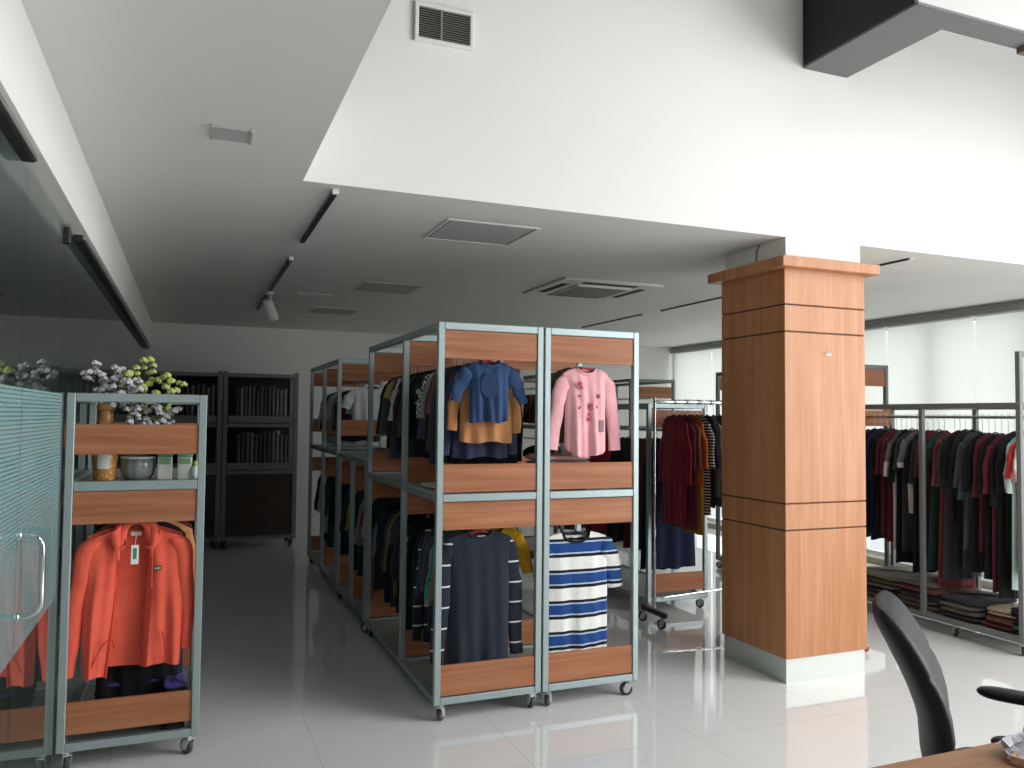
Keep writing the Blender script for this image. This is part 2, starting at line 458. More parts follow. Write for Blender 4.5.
glass_panel('long clear glass partition panel running back behind the low rack', 3.84, 7.0)
glass_panel('far clear glass partition panel under the dark header rail', 7.0, YB-0.02)
for p, y0, y1 in ((pA, 1.2, 2.965), (d1, 2.975, 3.835)):
    MB().box(XG+0.0055, XG+0.0065, y0, y1, 0.775, 1.628).build('frosted_film', FILM, p)
hd = [(XG+0.005, 0.90)]
pts = []
for a in range(0, 91, 18): pts.append((XG+0.005+0.022+0.045*math.sin(math.radians(a)), 0.887+0.045-0.045*math.cos(math.radians(a))))
for a in range(0, 91, 18): pts.append((XG+0.005+0.022+0.045*math.cos(math.radians(a)), 1.150-0.045+0.045*math.sin(math.radians(a))))
pts = [(XG+0.004, 0.887)]+pts+[(XG+0.004, 1.150)]
h = MB().tube([(x, 3.02, z) for x, z in pts], 0.0095, 12).build('door_handle', CHROME, d1)
MB().lathe([(0, 0), (0.016, 0), (0.016, 0.008), (0, 0.009)], 14, (XG+0.004, 3.02, 0.887), 'x').lathe([(0, 0), (0.016, 0), (0.016, 0.008), (0, 0.009)], 14, (XG+0.004, 3.02, 1.150), 'x').build('handle_rose', CHROME, h)
MB().box(XG-0.02, XG+0.02, 3.82, 3.86, 2.265, 2.335, .005).build('pivot_clamp', DARKMETAL, d1)
r = thing('header_rail', 'near dark metal header rail under the white bulkhead, above the glass door', 'rail', (XG, 0, 2.33))
MB().box(0.006, 0.045, YF+0.1, 2.82, -0.012, 0.015, .004).build('profile', DARKMETAL, r)
MB().box(0.044, 0.052, YF+0.1, 2.82, -0.008, 0.013, .002).build('cover_strip', STEEL, r)
r = thing('header_rail', 'long dark metal header rail under the bulkhead running to the back wall', 'rail', (XG, 0, 2.33))
MB().box(0.006, 0.045, 4.02, YB-0.05, -0.012, 0.015, .004).build('profile', DARKMETAL, r)
MB().box(0.044, 0.052, 4.02, YB-0.05, -0.008, 0.013, .002).build('cover_strip', STEEL, r)

# ------------------------------------------------------------------ wood-clad column
c = thing('column', 'square wood-clad column with a projecting cap and steel plinth', 'column', (3.272, 3.79, 0))
CW, CD = 0.625, 0.61
MB().box(0.012, CW-0.012, 0.012, CD-0.012, 0, 0.145).build('plinth', PLINTH, c)
for (z0, z1) in ((0.145, 0.890), (0.898, 1.047), (1.055, 2.071), (2.079, 2.233), (2.241, 2.472)):
    MB().box(0, CW, 0, CD, z0, z1, .003).build('veneer_panel', COLW, c)
MB().box(0.006, CW-0.006, 0.006, CD-0.006, 0.146, 2.47).build('groove_core', GROOVE, c)
MB().box(-0.065, CW+0.065, -0.065, CD+0.065, 2.452, 2.515, .004).build('cap', COLW, c)
struct('wall_column_neck', MB().box(3.285, 3.272+0.595, YS+0.004, YS+0.58, 2.515, ZC), WALL)
hk = MB().tube([(0, 0, 0.0), (0, -0.016, 0.0), (0, -0.022, 0.012)], 0.003, 8).box(-0.022, 0.022, -0.004, 0, -0.006, 0.004, .001)
hk.tube([(-.02, 0, 0), (-.02, -.014, -.002), (-.02, -.018, .008)], .0025, 8).tube([(.02, 0, 0), (.02, -.014, -.002), (.02, -.018, .008)], .0025, 8)
tag(hk.build('wall_hook', CHROME, None, (3.60, 3.789, 1.95)), 'small metal hook screwed to the front of the wooden column', 'hook')
cb = MB().tube([(3.281, 4.07, 2.50), (3.283, 4.06, 2.54), (3.283, 4.055, 2.60), (3.283, 4.03, 2.64)], 0.006, 8)
tag(cb.build('cable', plain('grey_cable', srgb(120, 120, 118), .6)), 'grey cable running from the ceiling down the white column neck', 'cable')

# ------------------------------------------------------------------ ceiling fittings
v = thing('wall_vent', 'white louvred vent grille high on the white fascia wall', 'vent', (0.985, YS, 3.402))
W_, H_ = 0.31, 0.20
MB().box(0, W_, -0.018, 0, 0, 0.022, .004).box(0, W_, -0.018, 0, H_-0.022, H_, .004).box(0, 0.022, -0.018, 0, .022, H_-.022, .004).box(W_-0.022, W_, -0.018, 0, .022, H_-.022, .004).build('frame', PLASTICW, v)
MB().box(.02, W_-.02, -0.004, -0.001, .02, H_-.02).build('backing', GAP, v)
for k in range(13):
    z = 0.026+k*0.0118
    MB().prism([(-0.004, z+0.0065), (-0.0035, z+0.009), (-0.016, z+0.0025), (-0.016, z)], 'x', 0.022, W_-0.022).build('slat', VENTG, v)
MB().box(W_*.44, W_*.46, -.015, -.006, .022, H_-.022).build('slat_brace', VENTG, v)

p = thing('ceiling_plate', 'small white rectangular plate on the low ceiling near the glass wall', 'ceiling plate', (0.05, 3.182, ZC))
MB().box(0.012, 0.143, 0.0, 0.15, -0.008, 0, .003).build('panel', plain('plate_grey', srgb(190, 191, 189), .5), p)
MB().box(0, 0.013, -0.004, 0.154, -0.012, 0, .003).box(0.142, 0.156, -0.004, 0.154, -0.012, 0, .003).build('end_bracket', plain('plate_bracket', srgb(180, 182, 181), .45), p)

def track(label, y0, y1, x=0.63, spot=None, mt=DARKMETAL, white=True, hw=0.014, dp=0.022):
    r = thing('track_light_rail', label, 'track rail', (x, y0, ZC), 0, 'ceiling track rails')
    l = y1-y0
    MB().box(-hw, hw, 0.02, l-0.02, -dp, 0, .003).build('track', mt, r)
    MB().box(-hw-.002, hw+.002, 0.0, 0.022, -dp-.003, 0, .003).box(-hw-.002, hw+.002, l-0.022, l, -dp-.003, 0, .003).build('end_cap', PLASTICW if white else mt, r)
    return r
track('longest dark track rail on the left of the low ceiling, nearest the fascia', 3.86, 5.11)
track('dark track rail on the low ceiling carrying the white spotlight', 5.66, 7.26)
track('far dark track rail on the low ceiling beyond the spotlight', 7.40, 8.6)
sp = thing('spotlight', 'small white track spotlight hanging from the ceiling track on the left', 'spotlight', (0.635, 7.22, ZC-0.024))
MB().box(-0.02, 0.02, -0.05, 0.05, -0.03, 0, .004).build('adapter', PLASTICW, sp)
MB().tube([(0, 0, -0.03), (0, 0, -0.09)], 0.008, 8).build('stem', PLASTICW, sp)
mh = MB().lathe([(0, 0), (0.035, 0.0), (0.042, 0.02), (0.046, 0.16), (0.046, 0.19), (0.038, 0.19), (0.034, 0.17), (0, 0.17)], 18)
mh.build('lamp_head', PLASTICW, sp, (-0.03, 0, -0.07), (math.radians(200), math.radians(-22), 0))
for lab, y0, y1, x in (('dark ceiling track just left of the column top', 5.80, 6.90, 4.40), ('dark ceiling track farther left, above the right display rack', 7.25, 8.6, 4.38), ('pale-ended ceiling track just right of the column cap', 3.93, 5.2, 4.46)):
    track(lab, y0, y1, x, white=lab.startswith('pale'), hw=.010, dp=.012)
def hatch(label, x0, x1, y0, y1, mt):
    h = thing('access_hatch', label, 'ceiling hatch', (x0, y0, ZC))
    a, b = x1-x0, y1-y0
    MB().box(0, a, 0, .018, -.006, 0, .002).box(0, a, b-.018, b, -.006, 0, .002).box(0, .018, .018, b-.018, -.006, 0, .002).box(a-.018, a, .018, b-.018, -.006, 0, .002).build('frame', CEIL, h)
    MB().box(.026, a-.026, .026, b-.026, -.004, 0, .001).build('panel', mt, h)
    MB().box(.019, a-.019, .019, b-.019, -.0015, 0).build('gap', GAP, h)
HM = plain('hatch_grey', srgb(186, 187, 185), .7)
hatch('square grey access hatch in the ceiling near the fascia edge', 1.30, 1.86, 4.19, 4.71, HM)
hatch('grey access hatch farther back, above the tall left rack', 1.30, 1.80, 6.45, 7.0, HM)
hatch('farthest access hatch in the dark part of the ceiling', 1.15, 1.62, 8.2, 8.75, HM)
s_ = thing('slot_diffuser', 'narrow slot air diffuser in the ceiling right of the spotlight', 'air diffuser', (0.88, 7.3, ZC))
MB().box(0, .3, 0, .022, -.008, 0, .002).box(0, .3, .078, .1, -.008, 0, .002).box(0, .02, .022, .078, -.008, 0, .002).box(.28, .3, .022, .078, -.008, 0, .002).build('frame', CEIL, s_)
MB().box(.02, .28, .022, .078, -.002, 0).build('slot', GAP, s_)
ac = thing('air_conditioner', 'white four-way ceiling cassette air conditioner with dark centre grille', 'air conditioner', (2.68, 5.57, ZC))
MB().box(0, .9, 0, .85, -.02, 0, .008).build('panel', PLASTICW, ac)
MB().box(.2, .7, .18, .67, -.034, -.018, .004).build('intake_frame', PLASTICW, ac)
g = MB().box(.215, .685, .195, .655, -.0345, -.034)
g.build('intake_grille', plain('ac_grille', srgb(104, 104, 98), .6), ac)
for k in range(15):
    y = .2+k*.0305
    MB().box(.22, .68, y, y+.008, -.037, -.0345).build('grille_bar', plain('ac_bar', srgb(128, 128, 122), .6), ac)
for (x0, x1, y0, y1) in ((.2, .7, .06, .13), (.2, .7, .72, .79), (.06, .13, .18, .67), (.77, .84, .18, .67)):
    MB().box(x0, x1, y0, y1, -.0205, -.019).build('air_slot', GAP, ac)

# ------------------------------------------------------------------ display racks
PT = 0.034
def caster(parent, x, y, z, ang, mt=CASTM):
    f = MB().box(-.022, .022, -.022, .022, -.006, 0, .001)
    f.tube([(0, 0, -.004), (0, 0, -.02)], .009, 10)
    for sx in (-1, 1):
        f.prism([(-.020, -.016), (.020, -.016), (.033, -.048), (.028, -.068), (.008, -.068)], 'x', sx*.0165-.0015, sx*.0165+.0015)
    f.box(-.018, .018, -.016, .016, -.02, -.015)
    o = f.build('caster', mt, parent, (x, y, z), (0, 0, ang))
    wc = (0, .018, z and -(z-.036))
    R_ = .036
    w_ = MB().lathe([(.012, -.012), (R_-.006, -.012), (R_, -.007), (R_, .007), (R_-.006, .012), (.012, .012)], 20, (0, .018, -(z-R_)), 'x')
    w_.build('wheel', RUBBER, o)
    MB().lathe([(0, -.0135), (.019, -.0135), (.02, -.012), (.02, .012), (.019, .0135), (0, .0135)], 16, (0, .018, -(z-R_)), 'x').build('hub', HUB, o)

def rack(label, x0, x1, ys_, h, mid=(1.11, 1.15), boards=(), shelves=(1.13,), rods=(), fm=FRAME, group='display racks', casters=True, rz=0, seed=1, extra_wheels=(), bottom=0.088, board_at=None):
    W = x1-x0; D = ys_[-1]-ys_[0]
    r = thing('display_rack', label, 'rack', (x0, ys_[0], 0), rz, group)
    fy = [y-ys_[0] for y in ys_]
    fy = [fy[0]]+[y-PT/2 for y in fy[1:-1]]+[fy[-1]-PT]
    for y in fy:
        for x in (0, W-PT):
            MB().box(x, x+PT, y, y+PT, bottom, h, .003).build('post', fm, r)
    lev = [(bottom, bottom+.036), (h-.038, h)]+([mid] if mid else [])
    for (a, b) in lev:
        for y in fy:
            MB().box(PT, W-PT, y+.001, y+PT-.001, a, b, .003).build('rail', fm, r)
        for i in range(len(fy)-1):
            for x in (0, W-PT):
                MB().box(x+.001, x+PT-.001, fy[i]+PT, fy[i+1], a, b, .003).build('side_rail', fm, r)
    for (a, b) in boards:
        for y in (fy if board_at is None else [fy[k] for k in board_at]):
            MB().box(PT, W-PT, y+.008, y+.026, a, b, .002).build('board', BOARD, r)
    for z in list(shelves)+[bottom+.018]:
        MB().box(PT*.5, W-PT*.5, PT*.5, D-PT*.5, z-.006, z+.006).build('shelf', SHELFM, r)
    for z in rods:
        MB().tube([(W/2, PT, z), (W/2, D-PT, z)], .0115, 10).build('hanging_rod', STEEL, r)
    if casters:
        rng = random.Random(seed)
        for (x, y) in ((.04, .03), (W-.04, .03), (.04, D-.04), (W-.04, D-.04))+tuple(extra_wheels):
            caster(r, x, y, bottom, rng.uniform(-1.3, 1.3)+PI/2*0)
    return r
TALLB = ((1.848, 1.994), (1.158, 1.302), (0.965, 1.107), (0.130, 0.283))
RA = rack('tall grey rack left of the central pair, blue top and striped-sleeve sweater in front', 1.178, 1.768, (3.933, 4.66, 5.66), 2.035, boards=TALLB, rods=(1.915, 1.02), seed=3)
RB = rack('tall grey rack right of the central pair, holding the pink and blue-striped shirts', 1.778, 2.362, (3.933, 4.66, 5.66), 2.035, boards=TALLB, rods=(1.90, 0.99), seed=8)
RL = rack('low grey rack at the glass wall with vases above an orange hoodie', -0.495, 0.077, (3.953, 4.85), 1.636, mid=(1.205, 1.247), boards=((1.365, 1.498), (1.060, 1.203), (0.158, 0.294)), shelves=(1.235,), rods=(1.12,), seed=5)
RD = rack('low grey rack in the dark aisle, folded clothes on its top', 1.178, 1.768, (5.70, 6.27, 6.88), 1.232, mid=None, boards=((0.965, 1.107), (0.130, 0.283)), shelves=(1.218,), rods=(1.07,), seed=6)
RC = rack('tall grey rack at the far end of the dark aisle, white shirt in front', 1.178, 1.768, (6.92, 7.75, 8.60), 2.035, mid=(1.20, 1.24), boards=((1.850, 1.992), (1.372, 1.508), (0.965, 1.107), (0.130, 0.283)), shelves=(1.22,), rods=(1.86, 1.07), seed=9)
RM = rack('grey rack behind the chrome rail, navy clothes hanging inside', 3.40, 3.97, (5.52, 7.15), 1.668, mid=None, boards=((1.48, 1.615), (0.158, 0.305)), shelves=(), rods=(1.45,), seed=12)
RR = rack('long grey rack on the right crowded with dark clothes over folded fabric', 5.115, 5.72, (3.665, 4.45, 5.27), 1.678, mid=None, boards=((1.50, 1.636),), shelves=(), rods=(1.58,), fm=DFRAME, seed=14, extra_wheels=((.04, .53),), board_at=(-1,))
RU = rack('tall grey rack just behind the column, next along from the crowded rack', 5.115, 5.72, (5.30, 6.98), 2.035, mid=(1.11, 1.15), boards=((1.848, 1.994),), rods=(1.80, 1.02), fm=DFRAME, seed=15)
RW = rack('farthest tall rack by the windows, seen beyond the chrome rail', 5.05, 5.70, (8.62, 10.1), 2.035, mid=(1.40, 1.44), boards=((1.80, 1.94),), shelves=(1.42,), rods=(1.80,), fm=DFRAME, seed=16)
for x in (0, .605-PT): MB().box(x, x+PT, 0, PT, 1.679, 2.02, .003).build('post', DFRAME, RR)
MB().box(PT, .605-PT, .001, PT-.001, 1.984, 2.02, .003).build('rail', DFRAME, RR)
RN = rack('dark tall rack of shelved clothes seen through the pink shirt opening', 3.42, 4.0, (7.30, 8.9), 2.0, mid=(1.42, 1.46), boards=(), shelves=(1.44,), rods=(1.88, 1.3), fm=DFRAME, seed=18)

# swatch cabinet against the back wall
def cabinet(label, x0, x1, y, d):
    r = thing('swatch_cabinet', label, 'cabinet', (x0, y, 0), 0, 'dark cabinets at the back wall')
    W = x1-x0
    for x in (0, W-.05):
        for yy in (0, d-.05): MB().box(x, x+.05, yy, yy+.05, .09, 2.045, .003).build('post', DFRAME, r)
    for z in (1.42, 0.875, 2.0): MB().box(.05, W-.05, 0, d, z-.022, z+.022, .003).build('shelf', DFRAME, r)
    for z in (1.50, 0.955): MB().box(.06, W-.06, .01, .03, z-.05, z+.03, .003).build('lip', DFRAME, r)
    MB().box(.05, W-.05, .012, .03, .15, .85, .003).build('door', plain('dark_brown_door', srgb(60, 46, 38), .5), r)
    MB().box(.05, W-.05, d-.02, d, .1, 2.0).build('back_panel', plain('dark_back_panel', srgb(48, 48, 46), .7), r)
    MB().box(.05, W-.05, .01, d, .1, .14, .003).build('base', DFRAME, r)
    for (x, yy) in ((.05, .05), (W-.05, .05), (.05, d-.06), (W-.05, d-.06)): caster(r, x, yy, .09, .4, DARKMETAL)
cabinet('dark swatch cabinet at the back wall, right of the flowers', 0.36, 1.20, 9.75, .5)
cabinet('dark swatch cabinet at the back wall, half hidden behind the flowers', -0.49, 0.35, 9.75, .5)
rng = random.Random(21)
SW = [srgb(120, 116, 112), srgb(150, 148, 144), srgb(96, 92, 92), srgb(130, 122, 114), srgb(168, 166, 162)]
def swatches(x0, x1, z, n, where):
    ordn = ['first', 'second', 'third', 'fourth', 'fifth', 'sixth', 'seventh', 'eighth', 'ninth', 'tenth', 'eleventh', 'twelfth', 'thirteenth', 'fourteenth']
    for k in range(n):
        x = x0+(x1-x0)*(k+.5)/n; hgt = rng.uniform(.36, .43); tw = rng.uniform(.016, .028)
        cc = SW[rng.randrange(5)]
        s0 = rng.uniform(.0, .3)
        mb = MB().grid(lambda u, v: (tw*math.cos(2*PI*u)*(1+.1*math.sin(7*v+s0)), .15*math.sin(2*PI*u)*(1-.03*v), hgt*v+.002), 14, 8, True)
        mb.grid(lambda u, v: (tw*math.cos(2*PI*u)*v*(1+.1*math.sin(7+s0)), .145*math.sin(2*PI*u)*v, hgt+.002), 14, 2, True)
        o = mb.build('fabric_swatch', cloth(cc), None, (x, 9.95, z))
        tag(o, 'grey fabric swatch, %s from the left on the %s' % (ordn[k], where), 'swatch', 'fabric swatches in the back cabinets')
swatches(.50, 1.08, 1.475, 13, 'right-hand cabinet upper shelf')
swatches(.52, 1.10, 0.925, 12, 'right-hand cabinet middle shelf')
swatches(-.10, .28, 1.475, 7, 'left-hand cabinet upper shelf')

# ------------------------------------------------------------------ garments
def garment(name, label, cat, loc, rz, cs, wsh=.19, wb=.17, wh=.18, zn=-.075, sh=.045, hem=-.7, sleeve=None, nh=.065, nd_=.055,
            collar=None, t=.035, fold=.012, seed=0, smat=None, group=None, hemcurve=0.0, skew=0.0, vneck=False, hanger=True, hmat=None, extra=None, sw=(.07, .045)):
    """hung garment; local origin is the hanging rod, front towards local -y"""
    rg = random.Random(seed*13+5)
    g = thing(name, label, cat, loc, rz, group)
    k1, k2 = rg.uniform(5, 8), rg.uniform(10, 15); p1, p2, p3 = rg.uniform(0, 6), rg.uniform(0, 6), rg.uniform(0, 6)
    zs = zn-sh
    def Wd(v):
        a = min(1, v/.26); a = a*a*(3-2*a)
        b = wsh+(wb-wsh)*a
        c_ = max(0, (v-.26)/.74); return b+(wh-wb)*c_
    def ztop(u, front):
        x = abs(u)*wsh
        if x < nh:
            q = x/nh
            if front:
                return zn-(nd_*(1-q) if vneck else nd_*math.sqrt(max(0, 1-q*q)))
            return zn-.012*math.sqrt(max(0, 1-q*q))
        q = (x-nh)/(wsh-nh)
        return zn-sh*(q*.75+.25*q*q)-.012*q**4
    def sheet(front):
        sg = -1 if front else 1
        def fn(uu, v):
            u = -1+2*uu
            u = math.copysign(abs(u)**.9, u)
            zt = ztop(u, front)
            zb = hem+hemcurve*(1-u*u)*(-1)+.006*math.sin(5*u+p3)
            z = zt+(zb-zt)*v
            vg = min(1, max(0, (zn-z)/(zn-hem)))
            x = u*Wd(vg)+skew*vg
            th = (.010+t*min(1, vg*3.0))*math.sqrt(max(0, 1-abs(u)**2.4))
            f = fold*(.15+vg**1.1)*(math.sin(k1*u+p1+1.8*vg)+.7*math.sin(k2*u+p2-2*vg)+.45*math.sin(9*vg+3*u+p3)*(1-vg))*(1-u**6)
            y = sg*th+f*(1 if front else .7)
            return (x, y, z)
        return fn
    body = MB(); body.grid(sheet(True), 30, 22); body.grid(sheet(False), 30, 22)
    body.build('body', cs, g)
    if sleeve:
        for sx in (-1, 1):
            sl = sleeve if not isinstance(sleeve, dict) else sleeve[sx]
            out, zc = sl
            a0, a1 = sw
            P0 = Vector((sx*(wsh-.045), 0, zs+.012-a0*.5)); P1 = Vector((sx*(wsh+(out-wsh)*.45), 0, zs-.015-a0*.55)); P2 = Vector((sx*out, rg.uniform(-.015, .01), zc))
            nS = 12
            qa, qb = rg.uniform(0, 6), rg.uniform(10, 16)
            def fn(u, v):
                P = P0*(1-v)**2+P1*(2*v*(1-v))+P2*v*v
                T_ = ((P1-P0)*(2*(1-v))+(P2-P1)*(2*v)).normalized()
                A = Vector((T_.z, 0, -T_.x)); A.normalize()
                wv = (a0+(a1-a0)*v)*min(1, .55+v*2.5)
                wr = 1+.13*math.sin(qb*v+qa+2*math.cos(2*PI*u))+.06*math.sin(2.3*qb*v+qa)
                an = 2*PI*u
                return tuple(P+A*(wv*.62*math.cos(an)*wr)+Vector((0, wv*.30*math.sin(an)*wr+.006+.006*math.sin(9*v+qa), 0)))
            mb = MB(); mb.grid(fn, 14, nS, True)
            mb.grid(lambda u, v: tuple(Vector(fn(u, 1))*(1-v)+(P2+Vector((0, 0, .02)))*v), 14, 2, True)
            mb.grid(lambda u, v: tuple(Vector(fn(u, 0))*(1-v)+P0*v), 14, 2, True)
            mb.build('sleeve', smat or cs, g)
    if collar:
        pts = []
        for k in range(15):
            u = (-1+2*k/14)*nh/wsh; x, y, z = u*wsh, -.014, ztop(u*.999, True)
            pts.append((x, -.006-.012*math.sqrt(max(0, 1-(x/nh)**2)), z))
        for k in range(1, 10):
            u = (1-2*k/10)*nh/wsh; x = u*wsh
            pts.append((x, .012*math.sqrt(max(0, 1-(x/nh)**2)), ztop(u, False)))
        MB().tube(pts, .008, 8, True, flat=1.3).build('collar', collar, g)
    if hanger:
        hm = hmat or DARKMETAL
        hg = thing('coat_hanger', 'hanger of the '+label, 'hanger', loc, rz, 'clothes hangers')
        hk = []
        for k in range(11):
            a = math.radians(-20+k*22); hk.append((.019*math.cos(a), 0, .003+.017*math.sin(a)))
        hk = hk[:10]+[(0.0, 0, -.03), (0, 0, zn+.012)]
        MB().tube(hk, .0022, 6).build('hook', CHROME if hm is not DARKMETAL else STEEL, hg)
        a_ = []
        for k in range(13):
            x = (-1+2*k/12)*(wsh-.035); q = max(0, abs(x)/(wsh))
            a_.append((x, 0, zn+.008-(sh+.02)*q**1.1*1.0-.006))
        MB().tube(a_, .0055, 6).build('arm', hm, hg)
    return g

NAVY = cloth(srgb(48, 71, 108)); TAN = cloth(srgb(186, 130, 84)); DNAVY = cloth(srgb(62, 66, 92)); PINK = cloth(srgb(234, 174, 180))
CHAR = cloth(srgb(37, 44, 55)); ORANGE = cloth(srgb(230, 97, 77)); BLACK = cloth(srgb(26, 27, 30)); DGREY = cloth(srgb(58, 58, 62))
MAROON = cloth(srgb(86, 34, 42)); RED = cloth(srgb(122, 26, 42)); GREY = cloth(srgb(128, 128, 128)); LGREY = cloth(srgb(176, 176, 176))
YEL = cloth(srgb(226, 172, 44)); OLIVE = cloth(srgb(104, 102, 72)); BROWN = cloth(srgb(110, 62, 54)); RUST = cloth(srgb(168, 82, 36))
WHITE = cloth(srgb(224, 226, 230)); SLATE = cloth(srgb(66, 72, 80)); CREAM = cloth(srgb(200, 190, 160)); DGREEN = cloth(srgb(40, 60, 58))
ROSE = cloth(srgb(214, 160, 160)); PALEG = cloth(srgb(160, 180, 172)); MIDN = cloth(srgb(30, 36, 62))
THIN = cloth(srgb(40, 44, 56), 'thin', srgb(214, 216, 218)); RUGBY = cloth(srgb(225, 225, 222), 'rugby', srgb(33, 68, 128))
GDOT = cloth(srgb(30, 140, 118), 'dots', srgb(20, 60, 56)); CHECK = cloth(srgb(40, 40, 42), 'check', srgb(190, 190, 188))
FLOR = cloth(srgb(30, 34, 40), 'floral', srgb(150, 156, 150)); FINE = cloth(srgb(34, 36, 46), 'fine', srgb(190, 192, 196))
KHAKI = cloth(srgb(150, 140, 80)); PURP = cloth(srgb(70, 56, 130)); TAUPE = cloth(srgb(112, 106, 98))
BRPK = cloth(srgb(110, 66, 58), 'hem', srgb(214, 160, 148)); GRWH = cloth(srgb(104, 104, 106), 'hem', srgb(206, 204, 200))
BLPINK = cloth(srgb(214, 210, 206), 'hem', srgb(206, 170, 178))

XA, XB, XL = 1.473, 2.07, -0.209
# ---- upper half of the left central rack
g = garment('shirt', 'dark blue half-sleeved top hanging in front in the upper left opening', 'shirt', (XA+.01, 4.005, 1.915), 0, NAVY, .140, .112, .110, -.07, .03, -.395,
            {-1: (.190, -.285), 1: (.195, -.295)}, .055, .03, NAVY, .03, .013, 1, hmat=REDHANG, sw=(.085, .045))
MB().box(-.011, .011, .0065, .008, -.107, -.090).build('label_tag', PLASTICW, g)
mpatch = MB().grid(lambda u, v: (-.012+.052*math.cos(2*PI*u)*v, -.0455-.001*v, -.20+.068*math.sin(2*PI*u)*v), 26, 4, True)
mpatch.build('chest_print', cloth(srgb(40, 58, 90)), g)
garment('shirt', 'tan long-sleeved shirt just behind the dark blue top', 'shirt', (XA+.022, 4.08, 1.915), 0, TAN, .145, .148, .152, -.075, .03, -.505,
        {-1: (.200, -.44), 1: (.178, -.455)}, .055, .04, None, .03, .010, 2, sw=(.07, .045))
garment('shirt', 'dark navy long shirt showing under the tan one', 'shirt', (XA+.015, 4.155, 1.915), 0, DNAVY, .15, .155, .165, -.075, .03, -.59,
        {-1: (.208, -.575), 1: (.19, -.575)}, .055, .04, None, .03, .012, 3)
garment('shirt', 'wide black shirt filling the right side behind the tan and blue tops', 'shirt', (XA+.075, 4.225, 1.915), 0, BLACK, .185, .185, .195, -.06, .03, -.66, (.20, -.62), .055, .04, None, .03, .012, 19)
UA = [(4.275, DGREY, -.62, 'dark wide top', .19, -.56), (4.30, BRPK, -.74, 'brown and pink dress', .2, -.36), (4.37, DGREY, -.55, 'charcoal sweater', .19, -.5),
      (4.44, GREY, -.45, 'mid-grey shirt', .19, -.38), (4.51, CHECK, -.46, 'chequered shirt', .19, -.38), (4.58, FLOR, -.62, 'dark flowered dress', .19, -.3),
      (4.80, MIDN, -.58, 'midnight blue shirt', .19, -.42), (4.92, DGREY, -.70, 'dark grey long coat', .2, -.5), (5.05, BLACK, -.55, 'black top', .19, -.45),
      (5.20, LGREY, -.50, 'pale grey shirt', .19, -.4), (5.35, KHAKI, -.42, 'khaki tee', .19, -.25), (5.48, SLATE, -.66, 'slate cardigan', .19, -.5), (4.475, DNAVY, -.64, 'navy-grey tunic', .2, -.5), (4.335, BLACK, -.66, 'plain black pullover', .2, -.5), (4.72, BLACK, -.7, 'black knit dress', .2, -.5), (4.86, CHAR, -.66, 'blue-charcoal top', .2, -.5), (4.98, DGREEN, -.6, 'bottle green top', .2, -.5), (5.12, MAROON, -.6, 'wine top', .2, -.5), (5.28, CHAR, -.6, 'ink blue shirt', .2, -.5), (5.56, BLACK, -.6, 'black end shirt', .2, -.5)]
for i, (y, m_, hem, d, ws, zc) in enumerate(UA):
    garment('shirt', '%s on the upper rod of the left central rack' % d, 'shirt', (XA, y, 1.915), 0, m_, .18, .17, .18, -.075, .04, hem, (.225, zc), .06, .05, None, .010, .006, 20+i, group='clothes in the left central rack')
# ---- lower half of the left central rack
g = garment('sweater', 'dark navy sweater with white-ringed sleeves, lower left opening', 'sweater', (XA-.035, 4.005, 1.02), 0, CHAR, .185, .172, .168, -.075, .03, -.755,
            {-1: (.222, -.74), 1: (.222, -.735)}, .07, .035, CHAR, .034, .008, 4, smat=THIN, hmat=REDHANG, sw=(.085, .062))
MB().box(-.022, .022, -.031, -.029, -.098, -.095).build('neck_label', PLASTICW, g)
garment('t_shirt', 'yellow tee peeking out right of the dark sweater', 't-shirt', (XA+.075, 4.09, 1.02), 0, YEL, .155, .14, .14, -.062, .03, -.62, (.205, -.33), .06, .04, None, .028, .01, 5, sw=(.085, .05))
LA = [(4.16, TAUPE, -.80, 'long taupe grey coat', .235, -.45), (4.21, GDOT, -.58, 'green dotted blouse', .235, -.46), (4.29, DGREY, -.72, 'charcoal blouse', .235, -.40),
      (4.37, DNAVY, -.74, 'dark navy shirt', .23, -.45), (4.44, SLATE, -.70, 'slate blue top', .23, -.5), (4.52, THIN, -.78, 'navy ringed tunic', .23, -.76), (4.59, BLACK, -.7, 'black pullover', .23, -.6),
      (4.80, FLOR, -.45, 'black flowered blouse', .23, -.42), (4.88, BLACK, -.80, 'long black dress', .235, -.5), (4.98, MIDN, -.80, 'midnight dress', .235, -.5), (5.10, DGREY, -.62, 'dark grey tee', .23, -.3),
      (5.25, OLIVE, -.66, 'olive shirt', .23, -.5), (5.42, BLACK, -.7, 'plain black shirt', .23, -.5), (4.25, GREY, -.74, 'pale grey cardigan', .235, -.5), (4.40, MIDN, -.72, 'midnight blouse', .235, -.5), (4.72, BLACK, -.78, 'black midi dress', .235, -.5), (4.84, CHAR, -.78, 'ink dress', .235, -.5), (4.93, BLACK, -.8, 'black wrap dress', .235, -.5), (5.04, DGREEN, -.75, 'bottle green dress', .235, -.5), (5.17, BLACK, -.76, 'black work shirt', .235, -.5), (5.33, DGREY, -.76, 'ash grey dress', .235, -.5), (5.52, MIDN, -.76, 'dark blue dress', .235, -.5)]
for i, (y, m_, hem, d, ws, zc) in enumerate(LA):
    garment('blouse', '%s on the lower rod of the left central rack' % d, 'blouse', (XA, y, 1.02), 0, m_, .19, .18, .19, -.075, .05, hem, (ws, zc), .06, .05, None, .010, .006, 40+i, group='clothes in the left central rack')
